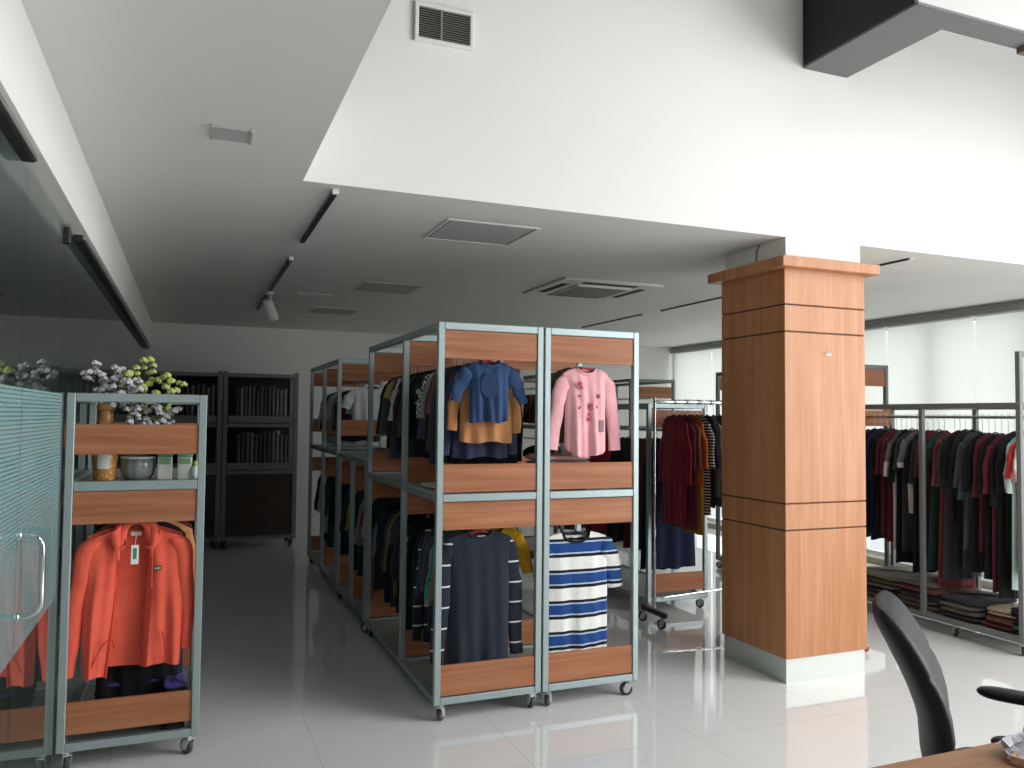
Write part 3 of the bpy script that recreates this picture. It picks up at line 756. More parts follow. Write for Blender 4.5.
# ---- right central rack
g = garment('shirt', 'pink long-sleeved shirt with flower print in the upper right opening', 'shirt', (XB-.012, 4.005, 1.90), 0, PINK, .148, .125, .128, -.075, .026, -.53,
            {-1: (.200, -.53), 1: (.195, -.535)}, .06, .035, PINK, .034, .012, 6, hmat=REDHANG, hemcurve=.04, sw=(.085, .06))
FLW = cloth(srgb(176, 72, 100))
for (dx, dz, s_) in ((-.058, -.165, .016), (-.048, -.185, .012), (-.055, -.232, .009), (.058, -.232, .014), (.013, -.285, .017), (.016, -.302, .012), (-.062, -.300, .007), (-.054, -.292, .006), (.035, -.305, .012), (.046, -.292, .011), (.002, -.332, .011), (-.038, -.348, .007), (.002, -.362, .014), (.010, -.352, .009)):
    f_ = MB()
    for k in range(5):
        a = k*2*PI/5+dx*40; f_.ball((dx+s_*.5*math.cos(a), 0, dz+s_*.5*math.sin(a)), s_*.46, 8, 5, (1, .25, 1))
    f_.build('flower_print', FLW, g, (0, -.0455, 0))
MB().box(.067, .094, -.046, -.044, -.43, -.365).build('label_tag', plain('grey_tag', srgb(140, 124, 130), .7), g)
garment('shirt', 'olive shirt whose edges show behind the pink shirt', 'shirt', (XB-.01, 4.09, 1.90), 0, OLIVE, .175, .16, .16, -.065, .04, -.50, (.212, -.50), .06, .05, None, .028, .01, 7)
g = garment('t_shirt', 'blue and white striped tee with black collar, lower right opening', 't-shirt', (XB-.068, 4.005, 0.985), 0, RUGBY, .205, .200, .200, -.068, .03, -.74,
            {-1: (.20, -.30), 1: (.255, -.385)}, .085, .055, BLACK, .032, .007, 9, sw=(.115, .080))
MB().box(-.014, .014, .004, .006, -.102, -.094).build('label_tag', PLASTICW, g)

# ---- orange hoodie and the clothes behind it
def hoodie():
    g = thing('hoodie', 'orange zip hoodie hanging open in the low rack at the glass wall', 'hoodie', (XL, 4.02, 1.12), 0)
    zn, sh, hem = -.085, .045, -.735
    def panel(sx):
        inner_top, inner_bot = .058, (.105 if sx < 0 else .035)
        hb = hem-.01 if sx < 0 else hem+.025
        def fn(u, v):            # u 0 = side, 1 = zip edge
            xs = .195+.012*math.sin(v*3)-(.0 if v > .2 else .0)
            xi = inner_top+(inner_bot-inner_top)*v**1.1
            if v < .1: xi = inner_top
            x = xs+(xi-xs)*u
            zt = zn-.005-sh*max(0, (x-.06)/.135)**1.1
            z = zt+((hb+(.012*math.sin(u*PI)))-zt)*v
            y = -.012-.034*math.sin(PI*min(1, .12+u*.88))**.7*min(1, .25+v*3)-.014*v*math.sin(u*8+sx)-.006*math.sin(17*u+4*v+sx)*v-.005*math.sin(11*v+6*u)*(1-v)+(.01*u if u > .9 else 0)
            y *= (1 if u > .03 else .3)
            return (sx*x, y, z)
        return fn
    b = MB()
    for sx in (-1, 1): b.grid(panel(sx), 22, 24)
    def back(u, v):
        x = (-1+2*u)*.195
        zt = zn+.01-sh*max(0, (abs(x)-.06)/.135)**1.1
        return (x, .022*math.sqrt(max(0, 1-(x/.195)**2))+.006*v*math.sin(16*u+1), zt+(hem+.045-.02*math.sin(3*u)-zt)*v)
    b.grid(back, 26, 20)
    b.build('body', ORANGE, g)
    for sx, out, zc in ((-1, .255, -.725), (1, .222, -.64)):
        P0 = Vector((sx*.16, 0, zn-sh+.0)); P1 = Vector((sx*.222, -.01, zn-sh-.03)); P2 = Vector((sx*out, -.02, zc))
        def fn(u, v):
            P = P0*(1-v)**2+P1*(2*v*(1-v))+P2*v*v
            wv = (.086+(.048-.086)*v)*min(1, .4+v*4)*(1 if v < .93 else .84)
            wr = 1+.09*math.sin(15*v+2*math.cos(2*PI*u)+sx)
            return (P.x+wv*.6*math.cos(2*PI*u)*wr, P.y+wv*.5*math.sin(2*PI*u)*wr, P.z)
        mb = MB().grid(fn, 16, 18, True)
        mb.grid(lambda u, v: tuple(Vector(fn(u, 1))*(1-v)+(P2+Vector((0, 0, .02)))*v), 16, 2, True)
        mb.grid(lambda u, v: tuple(Vector(fn(u, 0))*(1-v)+(P0+Vector((0, 0, .01)))*v), 16, 2, True)
        mb.build('sleeve', ORANGE, g)
    hd = MB()                     # collapsed hood lying round the neck opening
    def hood(u, v):
        a = PI*(-.08+1.16*u)
        r0 = .068
        cx, cy = -r0*math.cos(a)*1.05, .035*math.sin(a)-.02
        zc_ = zn-.005+.045*math.sin(a)**2-.055*(abs(math.cos(a))**6)
        bb = 2*PI*v
        rr = .022+.008*math.cos(a)**2
        return (cx-rr*math.cos(a)*math.cos(bb)*1.1, cy+rr*.9*math.sin(bb), zc_+rr*1.25*math.sin(bb+.4))
    hd.grid(hood, 26, 12)
    hd.build('hood', ORANGE, g)
    for sx in (-1, 1):            # hood lapels running down into the zip edge
        MB().grid(lambda u, v: (sx*(.058+.040*u*(1-v)**.8+.002), -.046-.010*math.sin(PI*u)*(1-v)-.004*u, zn+.015-.16*v-.045*u*(1-v)), 8, 10).build('hood_edge', ORANGE, g)
        pts = [(sx*(.072+.0), -.058, zn-.11-.16*k/8) for k in range(9)]
        MB().tube(pts, .003, 6).build('drawcord', cloth(srgb(222, 90, 66)), g)
        MB().tube([(sx*(.165-.095*q), -.052-.006*math.sin(PI*q), -.70+.16*(1-q)**.6*q*1.2+.1*(q if sx > 0 else q*.9)) if sx < 0 else (.15-.03*q, -.052, -.70+.15*q) for q in [k/10 for k in range(11)]], .0028, 6).build('pocket_seam', cloth(srgb(190, 66, 48)), g)
    zp = []
    for sx in (-1, 1):
        f = panel(sx); MB().tube([Vector(f(1, v/20))+Vector((0, -.002, 0)) for v in range(1, 21)], .0035, 6).build('zip_edge', cloth(srgb(206, 74, 56)), g)
    MB().box(-.022, .022, .013, .015, zn-.042, zn-.024).build('neck_label', PLASTICW, g)
    tg = MB().box(-.0155, .0155, -.0515, -.0495, -.245, -.16, .0005).build('price_tag', plain('tag_white', srgb(232, 236, 232), .6), g)
    MB().box(-.0075, .0075, -.0525, -.0515, -.222, -.174).build('tag_print', plain('tag_green', srgb(70, 140, 104), .6), tg)
    MB().tube([(.004, .01, zn-.035), (.002, -.03, -.13), (0, -.05, -.162)], .0012, 5).build('tag_string', PLASTICW, g)
    MB().box(.078, .112, -.0565, -.054, -.278, -.255, .001).build('chest_badge', plain('badge_grey', srgb(72, 78, 70), .6), g)
    MB().box(.083, .108, -.058, -.0565, -.271, -.264).build('badge_letters', plain('badge_pale', srgb(170, 176, 160), .6), g)
    hg = thing('coat_hanger', 'hanger holding the orange zip hoodie', 'hanger', (XL, 4.02, 1.12), 0, 'clothes hangers')
    hk = [(.019*math.cos(math.radians(-20+k*22)), 0, .003+.017*math.sin(math.radians(-20+k*22))) for k in range(10)]+[(0, 0, -.03), (0, 0, zn+.01)]
    MB().tube(hk, .0022, 6).build('hook', STEEL, hg)
    MB().tube([((-1+2*k/12)*.15, .005, zn-.06*abs(-1+2*k/12)) for k in range(13)], .006, 6).build('arm', plain('wood_hanger', srgb(90, 62, 44), .5), hg)
hoodie()
for i, (y, m_, hem, d, wd) in enumerate([(4.12, BLACK, -.86, 'long black jacket right behind the orange hoodie', .205), (4.20, TAN, -.60, 'tan sweater shoulder showing behind the orange hoodie', .235), (4.29, MIDN, -.84, 'dark blue dress behind the orange hoodie', .22), (4.40, MAROON, -.70, 'maroon shirt deep inside the low rack', .235), (4.52, BLACK, -.88, 'black dress deepest inside the low rack', .22)]):
    garment('jacket', d, 'jacket', (XL+.02, y, 1.12), 0, m_, wd-.03, wd-.04, wd-.03, -.07, .04, hem, (wd, -.55), .06, .05, None, .03, .012, 70+i)

# ---- far aisle racks
garment('t_shirt', 'white tee hanging at the front of the far aisle rack', 't-shirt', (1.50, 7.0, 1.86), 0, WHITE, .19, .17, .17, -.06, .03, -.36, (.24, -.25), .06, .03, None, .03, .012, 80, sw=(.09, .07))
garment('t_shirt', 'pale grey tee below the white one on the far aisle rack', 't-shirt', (1.50, 7.07, 1.86), 0, LGREY, .17, .165, .17, -.06, .03, -.38, (.2, -.3), .06, .03, None, .03, .012, 81)
for i, (y, m_, hem, d) in enumerate([(7.25, BROWN, -.5, 'brown shirt'), (7.4, DGREY, -.55, 'charcoal shirt'), (7.55, GREY, -.52, 'grey shirt'), (7.9, LGREY, -.6, 'pale shirt'), (8.1, BLACK, -.5, 'black shirt'), (8.3, LGREY, -.6, 'light grey dress')]):
    garment('shirt', '%s on the upper rod of the far aisle rack' % d, 'shirt', (1.473, y, 1.86), 0, m_, .19, .18, .18, -.07, .04, hem, (.23, -.45), .06, .05, None, .028, .012, 90+i, group='clothes in the far aisle rack')
for i, (y, m_, hem, d) in enumerate([(7.2, MIDN, -.75, 'midnight dress'), (7.45, BLACK, -.8, 'black coat'), (7.95, DGREEN, -.8, 'dark green dress'), (8.2, LGREY, -.7, 'pale coat'), (8.4, BLACK, -.8, 'black long dress')]):
    garment('dress', '%s on the lower rod of the far aisle rack' % d, 'dress', (1.473, y, 1.07), 0, m_, .19, .18, .2, -.07, .04, hem, (.23, -.5), .06, .05, None, .028, .012, 100+i, group='clothes in the far aisle rack')
for i, (y, m_, hem, d, zc) in enumerate([(5.80, DGREY, -.78, 'dark grey coat', -.5), (5.88, LGREY, -.55, 'pale sleeve jacket', -.42), (5.96, RED, -.55, 'dark red shirt', -.34), (6.05, TAUPE, -.8, 'taupe long coat', -.5), (6.15, GREY, -.8, 'grey dress', -.5),
                              (6.35, DGREEN, -.78, 'dark green coat', -.5), (6.45, SLATE, -.8, 'slate dress', -.5), (6.55, KHAKI, -.52, 'khaki yellow shirt', -.46), (6.68, BLACK, -.8, 'black coat', -.5), (6.78, DGREY, -.7, 'charcoal jacket', -.5)]):
    garment('jacket', '%s in the low dark aisle rack' % d, 'jacket', (1.473, y, 1.07), 0, m_, .19, .18, .2, -.07, .05, hem, (.255, zc), .06, .05, None, .012, .007, 110+i, group='clothes in the low aisle rack')

# ---- folded clothes
def folded(label, loc, sx, sy, n, mats, rz=0, seed=0, group=None, th=.028):
    rg = random.Random(seed)
    f = thing('folded_garment', label, 'folded clothes', loc, rz, group)
    z = 0
    for k in range(n):
        ax, ay = sx*rg.uniform(.9, 1.05)/2, sy*rg.uniform(.9, 1.05)/2; ox, oy = rg.uniform(-.015, .015), rg.uniform(-.015, .015); t_ = th*rg.uniform(.8, 1.2); ph = rg.uniform(0, 6)
        def fn(u, v):
            a = 2*PI*u; q = PI*v
            cx = math.copysign(abs(math.cos(a))**.35, math.cos(a)); cy = math.copysign(abs(math.sin(a))**.35, math.sin(a))
            s1 = math.sin(q)**.3
            return (ox+ax*cx*s1, oy+ay*cy*s1, z+t_/2-t_/2*math.cos(q)*(1+.2*math.sin(3*cx+2*cy+ph)) + .004*math.sin(9*ox+8*cx+ph)*(v))
        MB().grid(fn, 32, 8, True).build('layer', mats[k % len(mats)], f)
        z += t_*.93
    return f
PLAID = cloth(srgb(150, 60, 58), 'check', srgb(196, 150, 140))
folded('red folded shirt on top of the low aisle rack', (1.42, 5.95, 1.2245), .26, .3, 2, [PLAID, PLAID], 0, 1)
folded('folded white and grey tops on the low aisle rack', (1.50, 6.35, 1.2245), .3, .3, 2, [LGREY, DGREY], .1, 2)
folded('folded grey clothes at the bottom of the pink shirt opening', (XB-.10, 4.16, 1.1365), .34, .22, 7, [GREY, ROSE, TAUPE, DGREY, LGREY], 0, 3)
folded('folded cream top on the shelf beside the brown and pink dress', (1.40, 4.45, 1.1365), .3, .3, 1, [CREAM], 0, 4)
folded('folded dark purple clothes under the orange hoodie', (XL+.02, 4.22, .113), .34, .26, 8, [BLACK, MIDN, PURP, BLACK, MIDN], 0, 5)
folded('folded violet scarf at the right end under the orange hoodie', (XL+.19, 4.05, .113), .1, .16, 8, [BLACK, MIDN, BLACK, PURP], 0, 55)
rugs = [('long brown-grey folded fabric at the far end of the crowded rack shelf', 4.98, .50, .50, 5, [TAUPE, DGREY, TAUPE, OLIVE, TAUPE]),
        ('brown-grey folded fabric just beyond the middle post of the crowded rack', 4.58, .50, .40, 5, [TAUPE, TAUPE, DGREY, BROWN, TAUPE]),
        ('dark taupe folded fabric just before the middle post of the crowded rack', 4.22, .50, .34, 4, [DGREY, TAUPE, TAUPE, DGREY]),
        ('red-brown folded cloth near the front end of the crowded rack shelf', 3.92, .48, .27, 2, [BROWN, cloth(srgb(120, 76, 72))])]
for i, (lab, y, sx, sy, n, ms) in enumerate(rugs):
    folded(lab, (5.417, y, .113), sx, sy, n, ms, 0, 10+i, 'folded fabric on the crowded rack', .046)
folded('beige folded cloth lying on the red-brown one at the front of the crowded rack', (5.40, 3.93, .201), .36, .24, 2, [CREAM, cloth(srgb(150, 140, 112))], .1, 16, 'folded fabric on the crowded rack')
folded('dark stack of folded cloth at the nearest corner of the crowded rack', (5.30, 3.775, .113), .20, .09, 7, [BLACK, DGREY], 0, 17)

# ---- the crowded right rack
RRG = [(3.765, BLPINK, -1.0, -.42, 'white and pink dress'), (3.80, cloth(srgb(200, 60, 62)), -.55, -.4, 'bright red tee'), (3.835, PALEG, -1.12, -.5, 'pale green-grey dress'), (3.87, BLACK, -.88, -.5, 'black tunic'),
       (3.92, BLACK, -1.2, -.6, 'long black gown'), (3.97, cloth(srgb(108, 46, 56)), -1.16, -.52, 'dull crimson dress'), (4.02, BLACK, -1.08, -.5, 'black dress'), (4.07, MAROON, -.9, -.55, 'maroon cardigan'),
       (4.12, BLACK, -1.05, -.52, 'black long shirt'), (4.17, SLATE, -.9, -.58, 'slate grey jacket'), (4.21, SLATE, -1.05, -.5, 'slate trousers dress'), (4.26, BLACK, -1.05, -.45, 'black blouse'),
       (4.31, BLACK, -.72, -.44, 'short black tee'), (4.355, DGREY, -1.15, -.5, 'charcoal long dress'), (4.40, cloth(srgb(118, 60, 60)), -1.22, -.50, 'brick red dress'), (4.49, DGREEN, -1.1, -.5, 'dark green gown'),
       (4.54, MAROON, -1.0, -.45, 'maroon gown'), (4.59, DGREEN, -1.1, -.5, 'dark green dress'), (4.64, BLACK, -1.15, -.5, 'black coat'), (4.69, GRWH, -.7, -.38, 'black tee with white trim'),
       (4.74, DGREY, -1.0, -.4, 'charcoal shirt'), (4.79, BLACK, -1.1, -.5, 'black slip dress'), (4.84, GRWH, -1.0, -.46, 'grey and white tunic'), (4.89, MAROON, -.95, -.45, 'maroon blouse'),
       (4.94, MAROON, -.9, -.45, 'dark wine shirt'), (4.99, BLACK, -.9, -.5, 'black pullover'), (5.04, MIDN, -.95, -.5, 'midnight shirt'), (5.10, BLACK, -.9, -.5, 'black smock'), (5.17, DGREY, -.95, -.5, 'dark grey smock')]
for i, (y, m_, hem, zc, d) in enumerate(RRG):
    side = 'nearer than its middle post' if y < 4.45 else 'beyond its middle post'
    rg = random.Random(300+i)
    garment('dress' if hem < -.85 else 'top', '%s on the crowded rack, %s' % (d, side), 'clothing', (5.417, y, 1.58), rg.uniform(-.05, .05), m_, .185*rg.uniform(.88, 1.08), .165*rg.uniform(.9, 1.08), (.15 if hem > -.9 else .19)*rg.uniform(.85, 1.12), -.105+rg.uniform(-.02, .012), .06*rg.uniform(.7, 1.3), hem-.06, (.215, zc-.02), .06, .06, None, .009, .006, 150+i,
            group='clothes on the crowded right rack', sw=(.075, .05))

# ---- racks behind: navy clothes, window racks
for i, (y, m_, hem, d) in enumerate([(5.62, MIDN, -1.12, 'navy skirt dress'), (5.72, cloth(srgb(28, 32, 60)), -1.14, 'darker navy dress'), (5.84, BROWN, -1.0, 'brown dress'), (6.0, MAROON, -1.0, 'maroon dress'), (6.3, BLACK, -1.0, 'black dress'), (6.7, RED, -1.0, 'red dress')]):
    garment('dress', '%s inside the rack behind the chrome rail' % d, 'dress', (3.685, y, 1.45), 0, m_, .17, .2, .235, -.07, .05, hem, None, .06, .05, None, .016, .010, 200+i, group='clothes in the rack behind the chrome rail')
for i, (y, m_, hem, d, z) in enumerate([(5.5, BLACK, -.6, 'black shirt', 1.80), (5.9, DGREY, -.6, 'charcoal shirt', 1.80), (6.3, MAROON, -.6, 'maroon shirt', 1.80), (6.75, PALEG, -.55, 'pale green shirt', 1.80), (6.5, RED, -.7, 'red dress', 1.02), (6.85, cloth(srgb(220, 80, 100)), -.5, 'bright pink top', 1.02), (5.9, BLACK, -.8, 'black dress', 1.02)]):
    garment('shirt', '%s on the tall rack behind the column' % d, 'shirt', (5.417, y, z), 0, m_, .19, .18, .18, -.07, .04, hem, (.23, -.4), .06, .05, None, .028, .012, 220+i, group='clothes in the tall rack behind the column')
for i, (y, m_, hem, d) in enumerate([(7.45, TAUPE, -.4, 'taupe shirt'), (7.65, BLACK, -.4, 'black shirt'), (7.85, LGREY, -.4, 'pale shirt'), (8.05, DGREY, -.4, 'charcoal shirt'), (8.3, BROWN, -.4, 'brown shirt'), (8.6, BLACK, -.4, 'black tee')]):
    garment('shirt', '%s on the dark rack seen past the pink shirt' % d, 'shirt', (3.71, y, 1.88), 0, m_, .19, .18, .18, -.07, .04, hem, (.22, -.32), .06, .05, None, .028, .012, 230+i, group='clothes in the dark rack behind')
    if i < 5:
        garment('dress', '%s below, on the lower rod of the dark rack behind' % d.replace('shirt', 'dress'), 'dress', (3.71, y+.05, 1.30), 0, [DGREY, MAROON, BLACK, MIDN, BLACK][i], .19, .18, .2, -.07, .04, -.9, (.22, -.45), .06, .05, None, .028, .012, 240+i, group='clothes in the dark rack behind')

# ---- chrome garment rail
cr = thing('garment_rail', 'chrome garment rail on black wheeled feet left of the column', 'garment rail', (3.265, 5.21, 0))
MB().tube([(0, 0, 1.675), (.95, 0, 1.675)], .013, 12).build('top_bar', CHROME, cr)
MB().tube([(.05, 0, .20), (.93, 0, .24)], .009, 10).build('lower_bar', CHROME, cr)
for x in (0, .95):
    MB().tube([(x, 0, .55), (x, 0, 1.70)], .011, 12).build('upright', CHROME, cr)
    MB().tube([(x, 0, .13), (x-.004, 0, .16), (x, 0, .22), (x, 0, .55)], .013, 12).build('lower_upright', STEEL, cr)
    MB().box(x-.02, x+.02, -.16, .16, .085, .122, .008).build('foot', PLASTICB, cr)
    MB().ball((x, 0, 1.70), .014, 10, 6).build('finial', CHROME, cr)
    for y in (-.13, .13): caster(cr, x, y, .085, .5+x)
for k in range(6):
    a = .18+k*.11
    MB().lathe([(.013, -.012), (.019, -.012), (.019, .012), (.013, .012)], 12, (a, 0, 1.675), 'x').build('bar_collar', CHROME, cr)
MUST = cloth(srgb(168, 126, 44)); ASH = cloth(srgb(122, 118, 112))
CG = [(3.44, RED, -.93, -.62, 'long crimson shirt at the left end'), (3.49, MAROON, -.90, -.5, 'maroon dress second from the left'), (3.535, BROWN, -.96, -.5, 'dark brown dress'), (3.58, RUST, -.62, -.5, 'rust orange shirt'), (3.61, MUST, -1.0, None, 'mustard edged dress'), (3.65, FINE, -.85, -.5, 'black and white pinstriped shirt'),
      (3.69, BLACK, -.8, -.5, 'black shirt'), (3.74, ASH, -.72, -.60, 'ash grey draped top'), (3.80, DGREY, -.8, -.5, 'charcoal top'), (3.86, TAUPE, -.8, -.5, 'taupe shirt'), (3.93, BLACK, -.7, -.5, 'black top at the column end'), (4.0, DGREY, -.75, -.5, 'charcoal dress at the column end')]
for i, (x, m_, hem, zc, d) in enumerate(CG):
    garment('shirt', '%s on the chrome garment rail' % d, 'shirt', (x, 5.21, 1.675), -PI/2+.05, m_, .14 if zc else .10, .145 if zc else .12, .16 if zc else .13, -.1, .05, hem, (.175, zc) if zc else None, .055, .05, None, .009, .006, 260+i, group='clothes on the chrome garment rail')

# ------------------------------------------------------------------ vases, flowers, boxes on the low rack
GOLD = plain('gold_glaze', srgb(206, 154, 80), .25, .35, .5, .2)
def gold_mat():
    m, T, N, L, b = base('gold_mosaic')
    v = coords(N, L); vo = N.new('ShaderNodeTexVoronoi'); vo.inputs['Scale'].default_value = 60; L.new(v, vo.inputs['Vector'])
    f = math_n(N, L, 'LESS_THAN', vo.outputs['Distance'], .3)
    L.new(mixc(N, L, f, srgb(176, 122, 62), srgb(222, 184, 118)), b.inputs['Base Color']); b.inputs['Roughness'].default_value = .3
    return m
v = thing('vase', 'tall gold mosaic vase with white oval panel on the low rack shelf', 'vase', (-.352, 4.10, 1.241))
MB().lathe([(0, 0), (.042, 0), (.046, .008), (.050, .05), (.056, .12), (.060, .19), (.05, .235), (.034, .262), (.029, .285), (.029, .32), (.036, .333), (.038, .345), (.031, .345), (.026, .32), (.026, .26), (0, .25)], 28).build('body', gold_mat(), v)
MB().grid(lambda u, q: ((.0535+.0085*min(1, (.06+.09*q)/.19))*math.sin(.9*(u-.5)), -(.0535+.0085*min(1, (.06+.09*q)/.19))*math.cos(.9*(u-.5)), .055+.09*q), 12, 10).build('oval_panel', plain('panel_white', srgb(196, 200, 190), .35), v)
MB().lathe([(.030, .318), (.039, .326), (.041, .336), (.039, .347), (.030, .349)], 28).build('rim', GOLD, v)
bw = thing('glass_bowl', 'ribbed glass bowl standing between the gold vase and white jars', 'bowl', (-.215, 4.12, 1.241))
pr = [(0, .006), (.05, .006), (.068, .03), (.076, .07), (.072, .105), (.068, .108), (.071, .07), (.063, .034), (.046, .012), (0, .012)]
mb = MB()
n_ = 48; vs = []; fs = []
for (r_, h_) in pr:
    for k in range(n_):
        a = 2*PI*k/n_; rr = r_*(1+.03*math.cos(12*a)); vs.append((rr*math.cos(a), rr*math.sin(a), h_-.006))
for i in range(len(pr)-1):
    for k in range(n_): fs.append((i*n_+k, i*n_+(k+1) % n_, (i+1)*n_+(k+1) % n_, (i+1)*n_+k))
mb.add(vs, fs, True).build('body', plain('smoky_glass', srgb(120, 128, 124), .12, 0, .8, .3), bw)
MB().lathe([(.068, .098), (.075, .1), (.075, .106), (.068, .108)], 32).build('rim', PLASTICW, bw)
for lab, x in (('white canister with green top standing left of its twin on the low rack', -.098), ('white canister with green top standing right of its twin on the low rack', -.012)):
    cn = thing('canister', lab, 'canister', (x, 4.09, 1.241), 0, 'white canisters on the low rack')
    MB().box(-.032, .032, -.032, .032, 0, .105, .004).build('body', plain('canister_white', srgb(206, 208, 198), .4), cn)
    MB().box(-.034, .034, -.034, .034, .105, .135, .004).build('lid', plain('canister_green', srgb(110, 150, 124), .4), cn)
    MB().box(-.024, .024, -.0335, -.032, .072, .10, .0005).build('leaf_print', plain('leaf_green', srgb(120, 160, 120), .5), cn)
sm = thing('figurine', 'small round white ornament with yellow top beside the canisters', 'ornament', (.036, 4.06, 1.241))
MB().lathe([(0, 0), (.016, 0), (.022, .02), (.022, .045), (.014, .062), (0, .066)], 18).build('body', PLASTICW, sm)
MB().ball((0, 0, .075), .013, 10, 6).build('top', plain('yellow_green', srgb(196, 196, 80), .5), sm)
BOLL = plain('cotton_boll', srgb(196, 196, 198), .9, 0, .1, .12); STEM = plain('brown_stem', srgb(62, 52, 44), .8); GRN = plain('pale_green_petals', srgb(186, 196, 118), .8, 0, .2, .2); HUSK = plain('dark_husk', srgb(70, 60, 54), .85)
def branch(label, base_, tip, n, mt, seed, r0=.014, cat='flower', spread=.035):
    rg = random.Random(seed); n = int(n*1.7)
    b = thing('cotton_branch' if mt is BOLL else 'green_flower', label, cat, base_, 0, 'dried flowers on the low rack')
    T_ = Vector(tip)-Vector(base_)
    bend = Vector((rg.uniform(-.02, .02), rg.uniform(-.03, .03), 0))
    P = lambda q: T_*q+bend*math.sin(PI*q)
    MB().tube([P(k/8) for k in range(9)], [.003-.0015*k/8 for k in range(9)], 6).build('stem', STEM, b)
    for k in range(n):
        q = 1-.55*(k/n)**1.0
        o = Vector((rg.uniform(-1, 1), rg.uniform(-1, 1), rg.uniform(-.6, .6)))*spread*(.25+.75*min(1, k/3))
        c_ = P(q)+o; r_ = r0*rg.uniform(.75, 1.2)
        m_ = MB()
        for j in range(5):
            a = j*2*PI/5+k; m_.ball((c_.x+r_*.55*math.cos(a), c_.y+r_*.55*math.sin(a), c_.z+r_*.18*math.sin(3*a)), r_*.62, 8, 6)
        m_.ball((c_.x, c_.y, c_.z+r_*.35), r_*.6, 8, 6)
        m_.build('boll' if mt is BOLL else 'petal_head', mt, b)
        MB().tube([P(q-.05), (P(q-.05)+c_)/2+Vector((0, 0, -.004)), c_+Vector((0, 0, -r_*.5))], [.0016, .002, .0035], 5).build('twig', STEM, b)
        MB().lathe([(0, -r_*.75), (r_*.5, -r_*.7), (r_*.8, -r_*.25)], 7, tuple(c_)).build('husk', HUSK, b)
VB = (-.352, 4.10, 1.50)
def up(x, y, z): return (x, y, z)
BR = [('tall cotton branch leaning left out of the gold vase', VB, (-.405, 4.05, 1.775), 12, BOLL, 1), ('cotton branch standing upright over the gold vase', VB, (-.315, 4.12, 1.755), 12, BOLL, 2),
      ('short cotton branch leaning right from the gold vase', VB, (-.255, 4.02, 1.70), 11, BOLL, 3), ('low cotton branch at the back of the gold vase', VB, (-.355, 4.2, 1.70), 9, BOLL, 4), ('cotton branch bending forward between white and green flowers', (-.2, 4.12, 1.36), (-.215, 4.02, 1.70), 10, BOLL, 12),
      ('tallest green flower stem above the glass bowl', (-.2, 4.12, 1.36), (-.185, 4.14, 1.80), 12, GRN, 5), ('green flower stem leaning right above the board', (-.2, 4.12, 1.36), (-.10, 4.10, 1.735), 10, GRN, 6),
      ('green flower stem tilting left beside the cotton', (-.2, 4.12, 1.36), (-.235, 4.10, 1.76), 10, GRN, 7), ('drooping green flower stem reaching farthest right', (-.2, 4.12, 1.36), (-.04, 4.12, 1.70), 8, GRN, 8),
      ('grey-white bolls in the left of the open top gap', (-.21, 4.12, 1.36), (-.235, 4.03, 1.575), 9, BOLL, 9), ('grey-white bolls in the middle of the open top gap', (-.2, 4.12, 1.36), (-.135, 4.03, 1.575), 9, BOLL, 10), ('grey-white bolls at the right of the open top gap', (-.2, 4.12, 1.36), (-.055, 4.05, 1.57), 7, BOLL, 11)]
for lab, b0, tp, n, mt, sd in BR: branch(lab, b0, tp, n, mt, sd, .0145 if mt is BOLL else .0165, 'flower', .042)

# ------------------------------------------------------------------ wooden stand foot behind the column
st = thing('coat_stand', 'wooden coat stand hidden behind the column, one reddish foot showing', 'coat stand', (4.06, 4.62, 0))
RW_ = wood('red_wood', srgb(150, 78, 48), srgb(176, 98, 62), 'x')
MB().lathe([(0, .06), (.025, .06), (.022, .5), (.018, 1.2), (.015, 1.6), (0, 1.62)], 14).build('pole', RW_, st)
for k in range(4):
    a = k*PI/2+math.radians(-72)
    MB().tube([(.02*math.cos(a), .02*math.sin(a), .14), (.2*math.cos(a), .2*math.sin(a), .10), (.42*math.cos(a), .42*math.sin(a), .05), (.54*math.cos(a), .54*math.sin(a), .025)], [.02, .02, .02, .018], 10, flat=1.0).build('foot', RW_, st)

# ------------------------------------------------------------------ desk, tissue, office chair
dk = thing('desk', 'brown wooden desk at the lower right corner', 'desk', (1.20, 0.66, 0))
MB().box(0, 1.6, 0, .772, .722, .75, .003).build('desktop', DESKW, dk)
for x in (.04, 1.54): MB().box(x, x+.03, .06, .70, 0, .722, .002).build('side_panel', DESKW, dk)
MB().box(.07, 1.54, .10, .118, .3, .722, .002).build('modesty_panel', DESKW, dk)
tr = thing('wooden_tray', 'thin pale wooden tray on the desk under the crumpled tissue', 'tray', (1.92, 1.31, .7505), math.radians(18))
TW = plain('pale_wood', srgb(196, 158, 124), .5)
MB().box(-.11, .13, -.09, .055, 0, .008, .002).build('base', TW, tr)
MB().box(-.11, .13, -.09, -.082, .008, .02, .001).box(-.11, .13, .047, .055, .008, .02, .001).box(-.11, -.102, -.082, .047, .008, .02, .001).box(.122, .13, -.082, .047, .008, .02, .001).build('rim', TW, tr)
rg_ = random.Random(4)
K = [[rg_.uniform(-1, 1) for _ in range(9)] for _ in range(9)]
def crump(u, v):
    a, b = u*8, v*8; i, j = min(7, int(a)), min(7, int(b)); p, q = a-i, b-j
    h = (K[i][j]*(1-p)+K[i+1][j]*p)*(1-q)+(K[i][j+1]*(1-p)+K[i+1][j+1]*p)*q
    r = math.hypot(u-.5, v-.5)
    return ((u-.5)*.19+.012*h, (v-.5)*.13+.01*math.sin(9*h), max(.002, .036+.030*h-.05*r))
ts = MB().grid(crump, 24, 24, smooth=False).build('tissue', plain('tissue_white', srgb(222, 222, 232), .8), None, (1.905, 1.322, .7585))
tag(ts, 'crumpled white tissue lying in the tray on the desk', 'tissue')

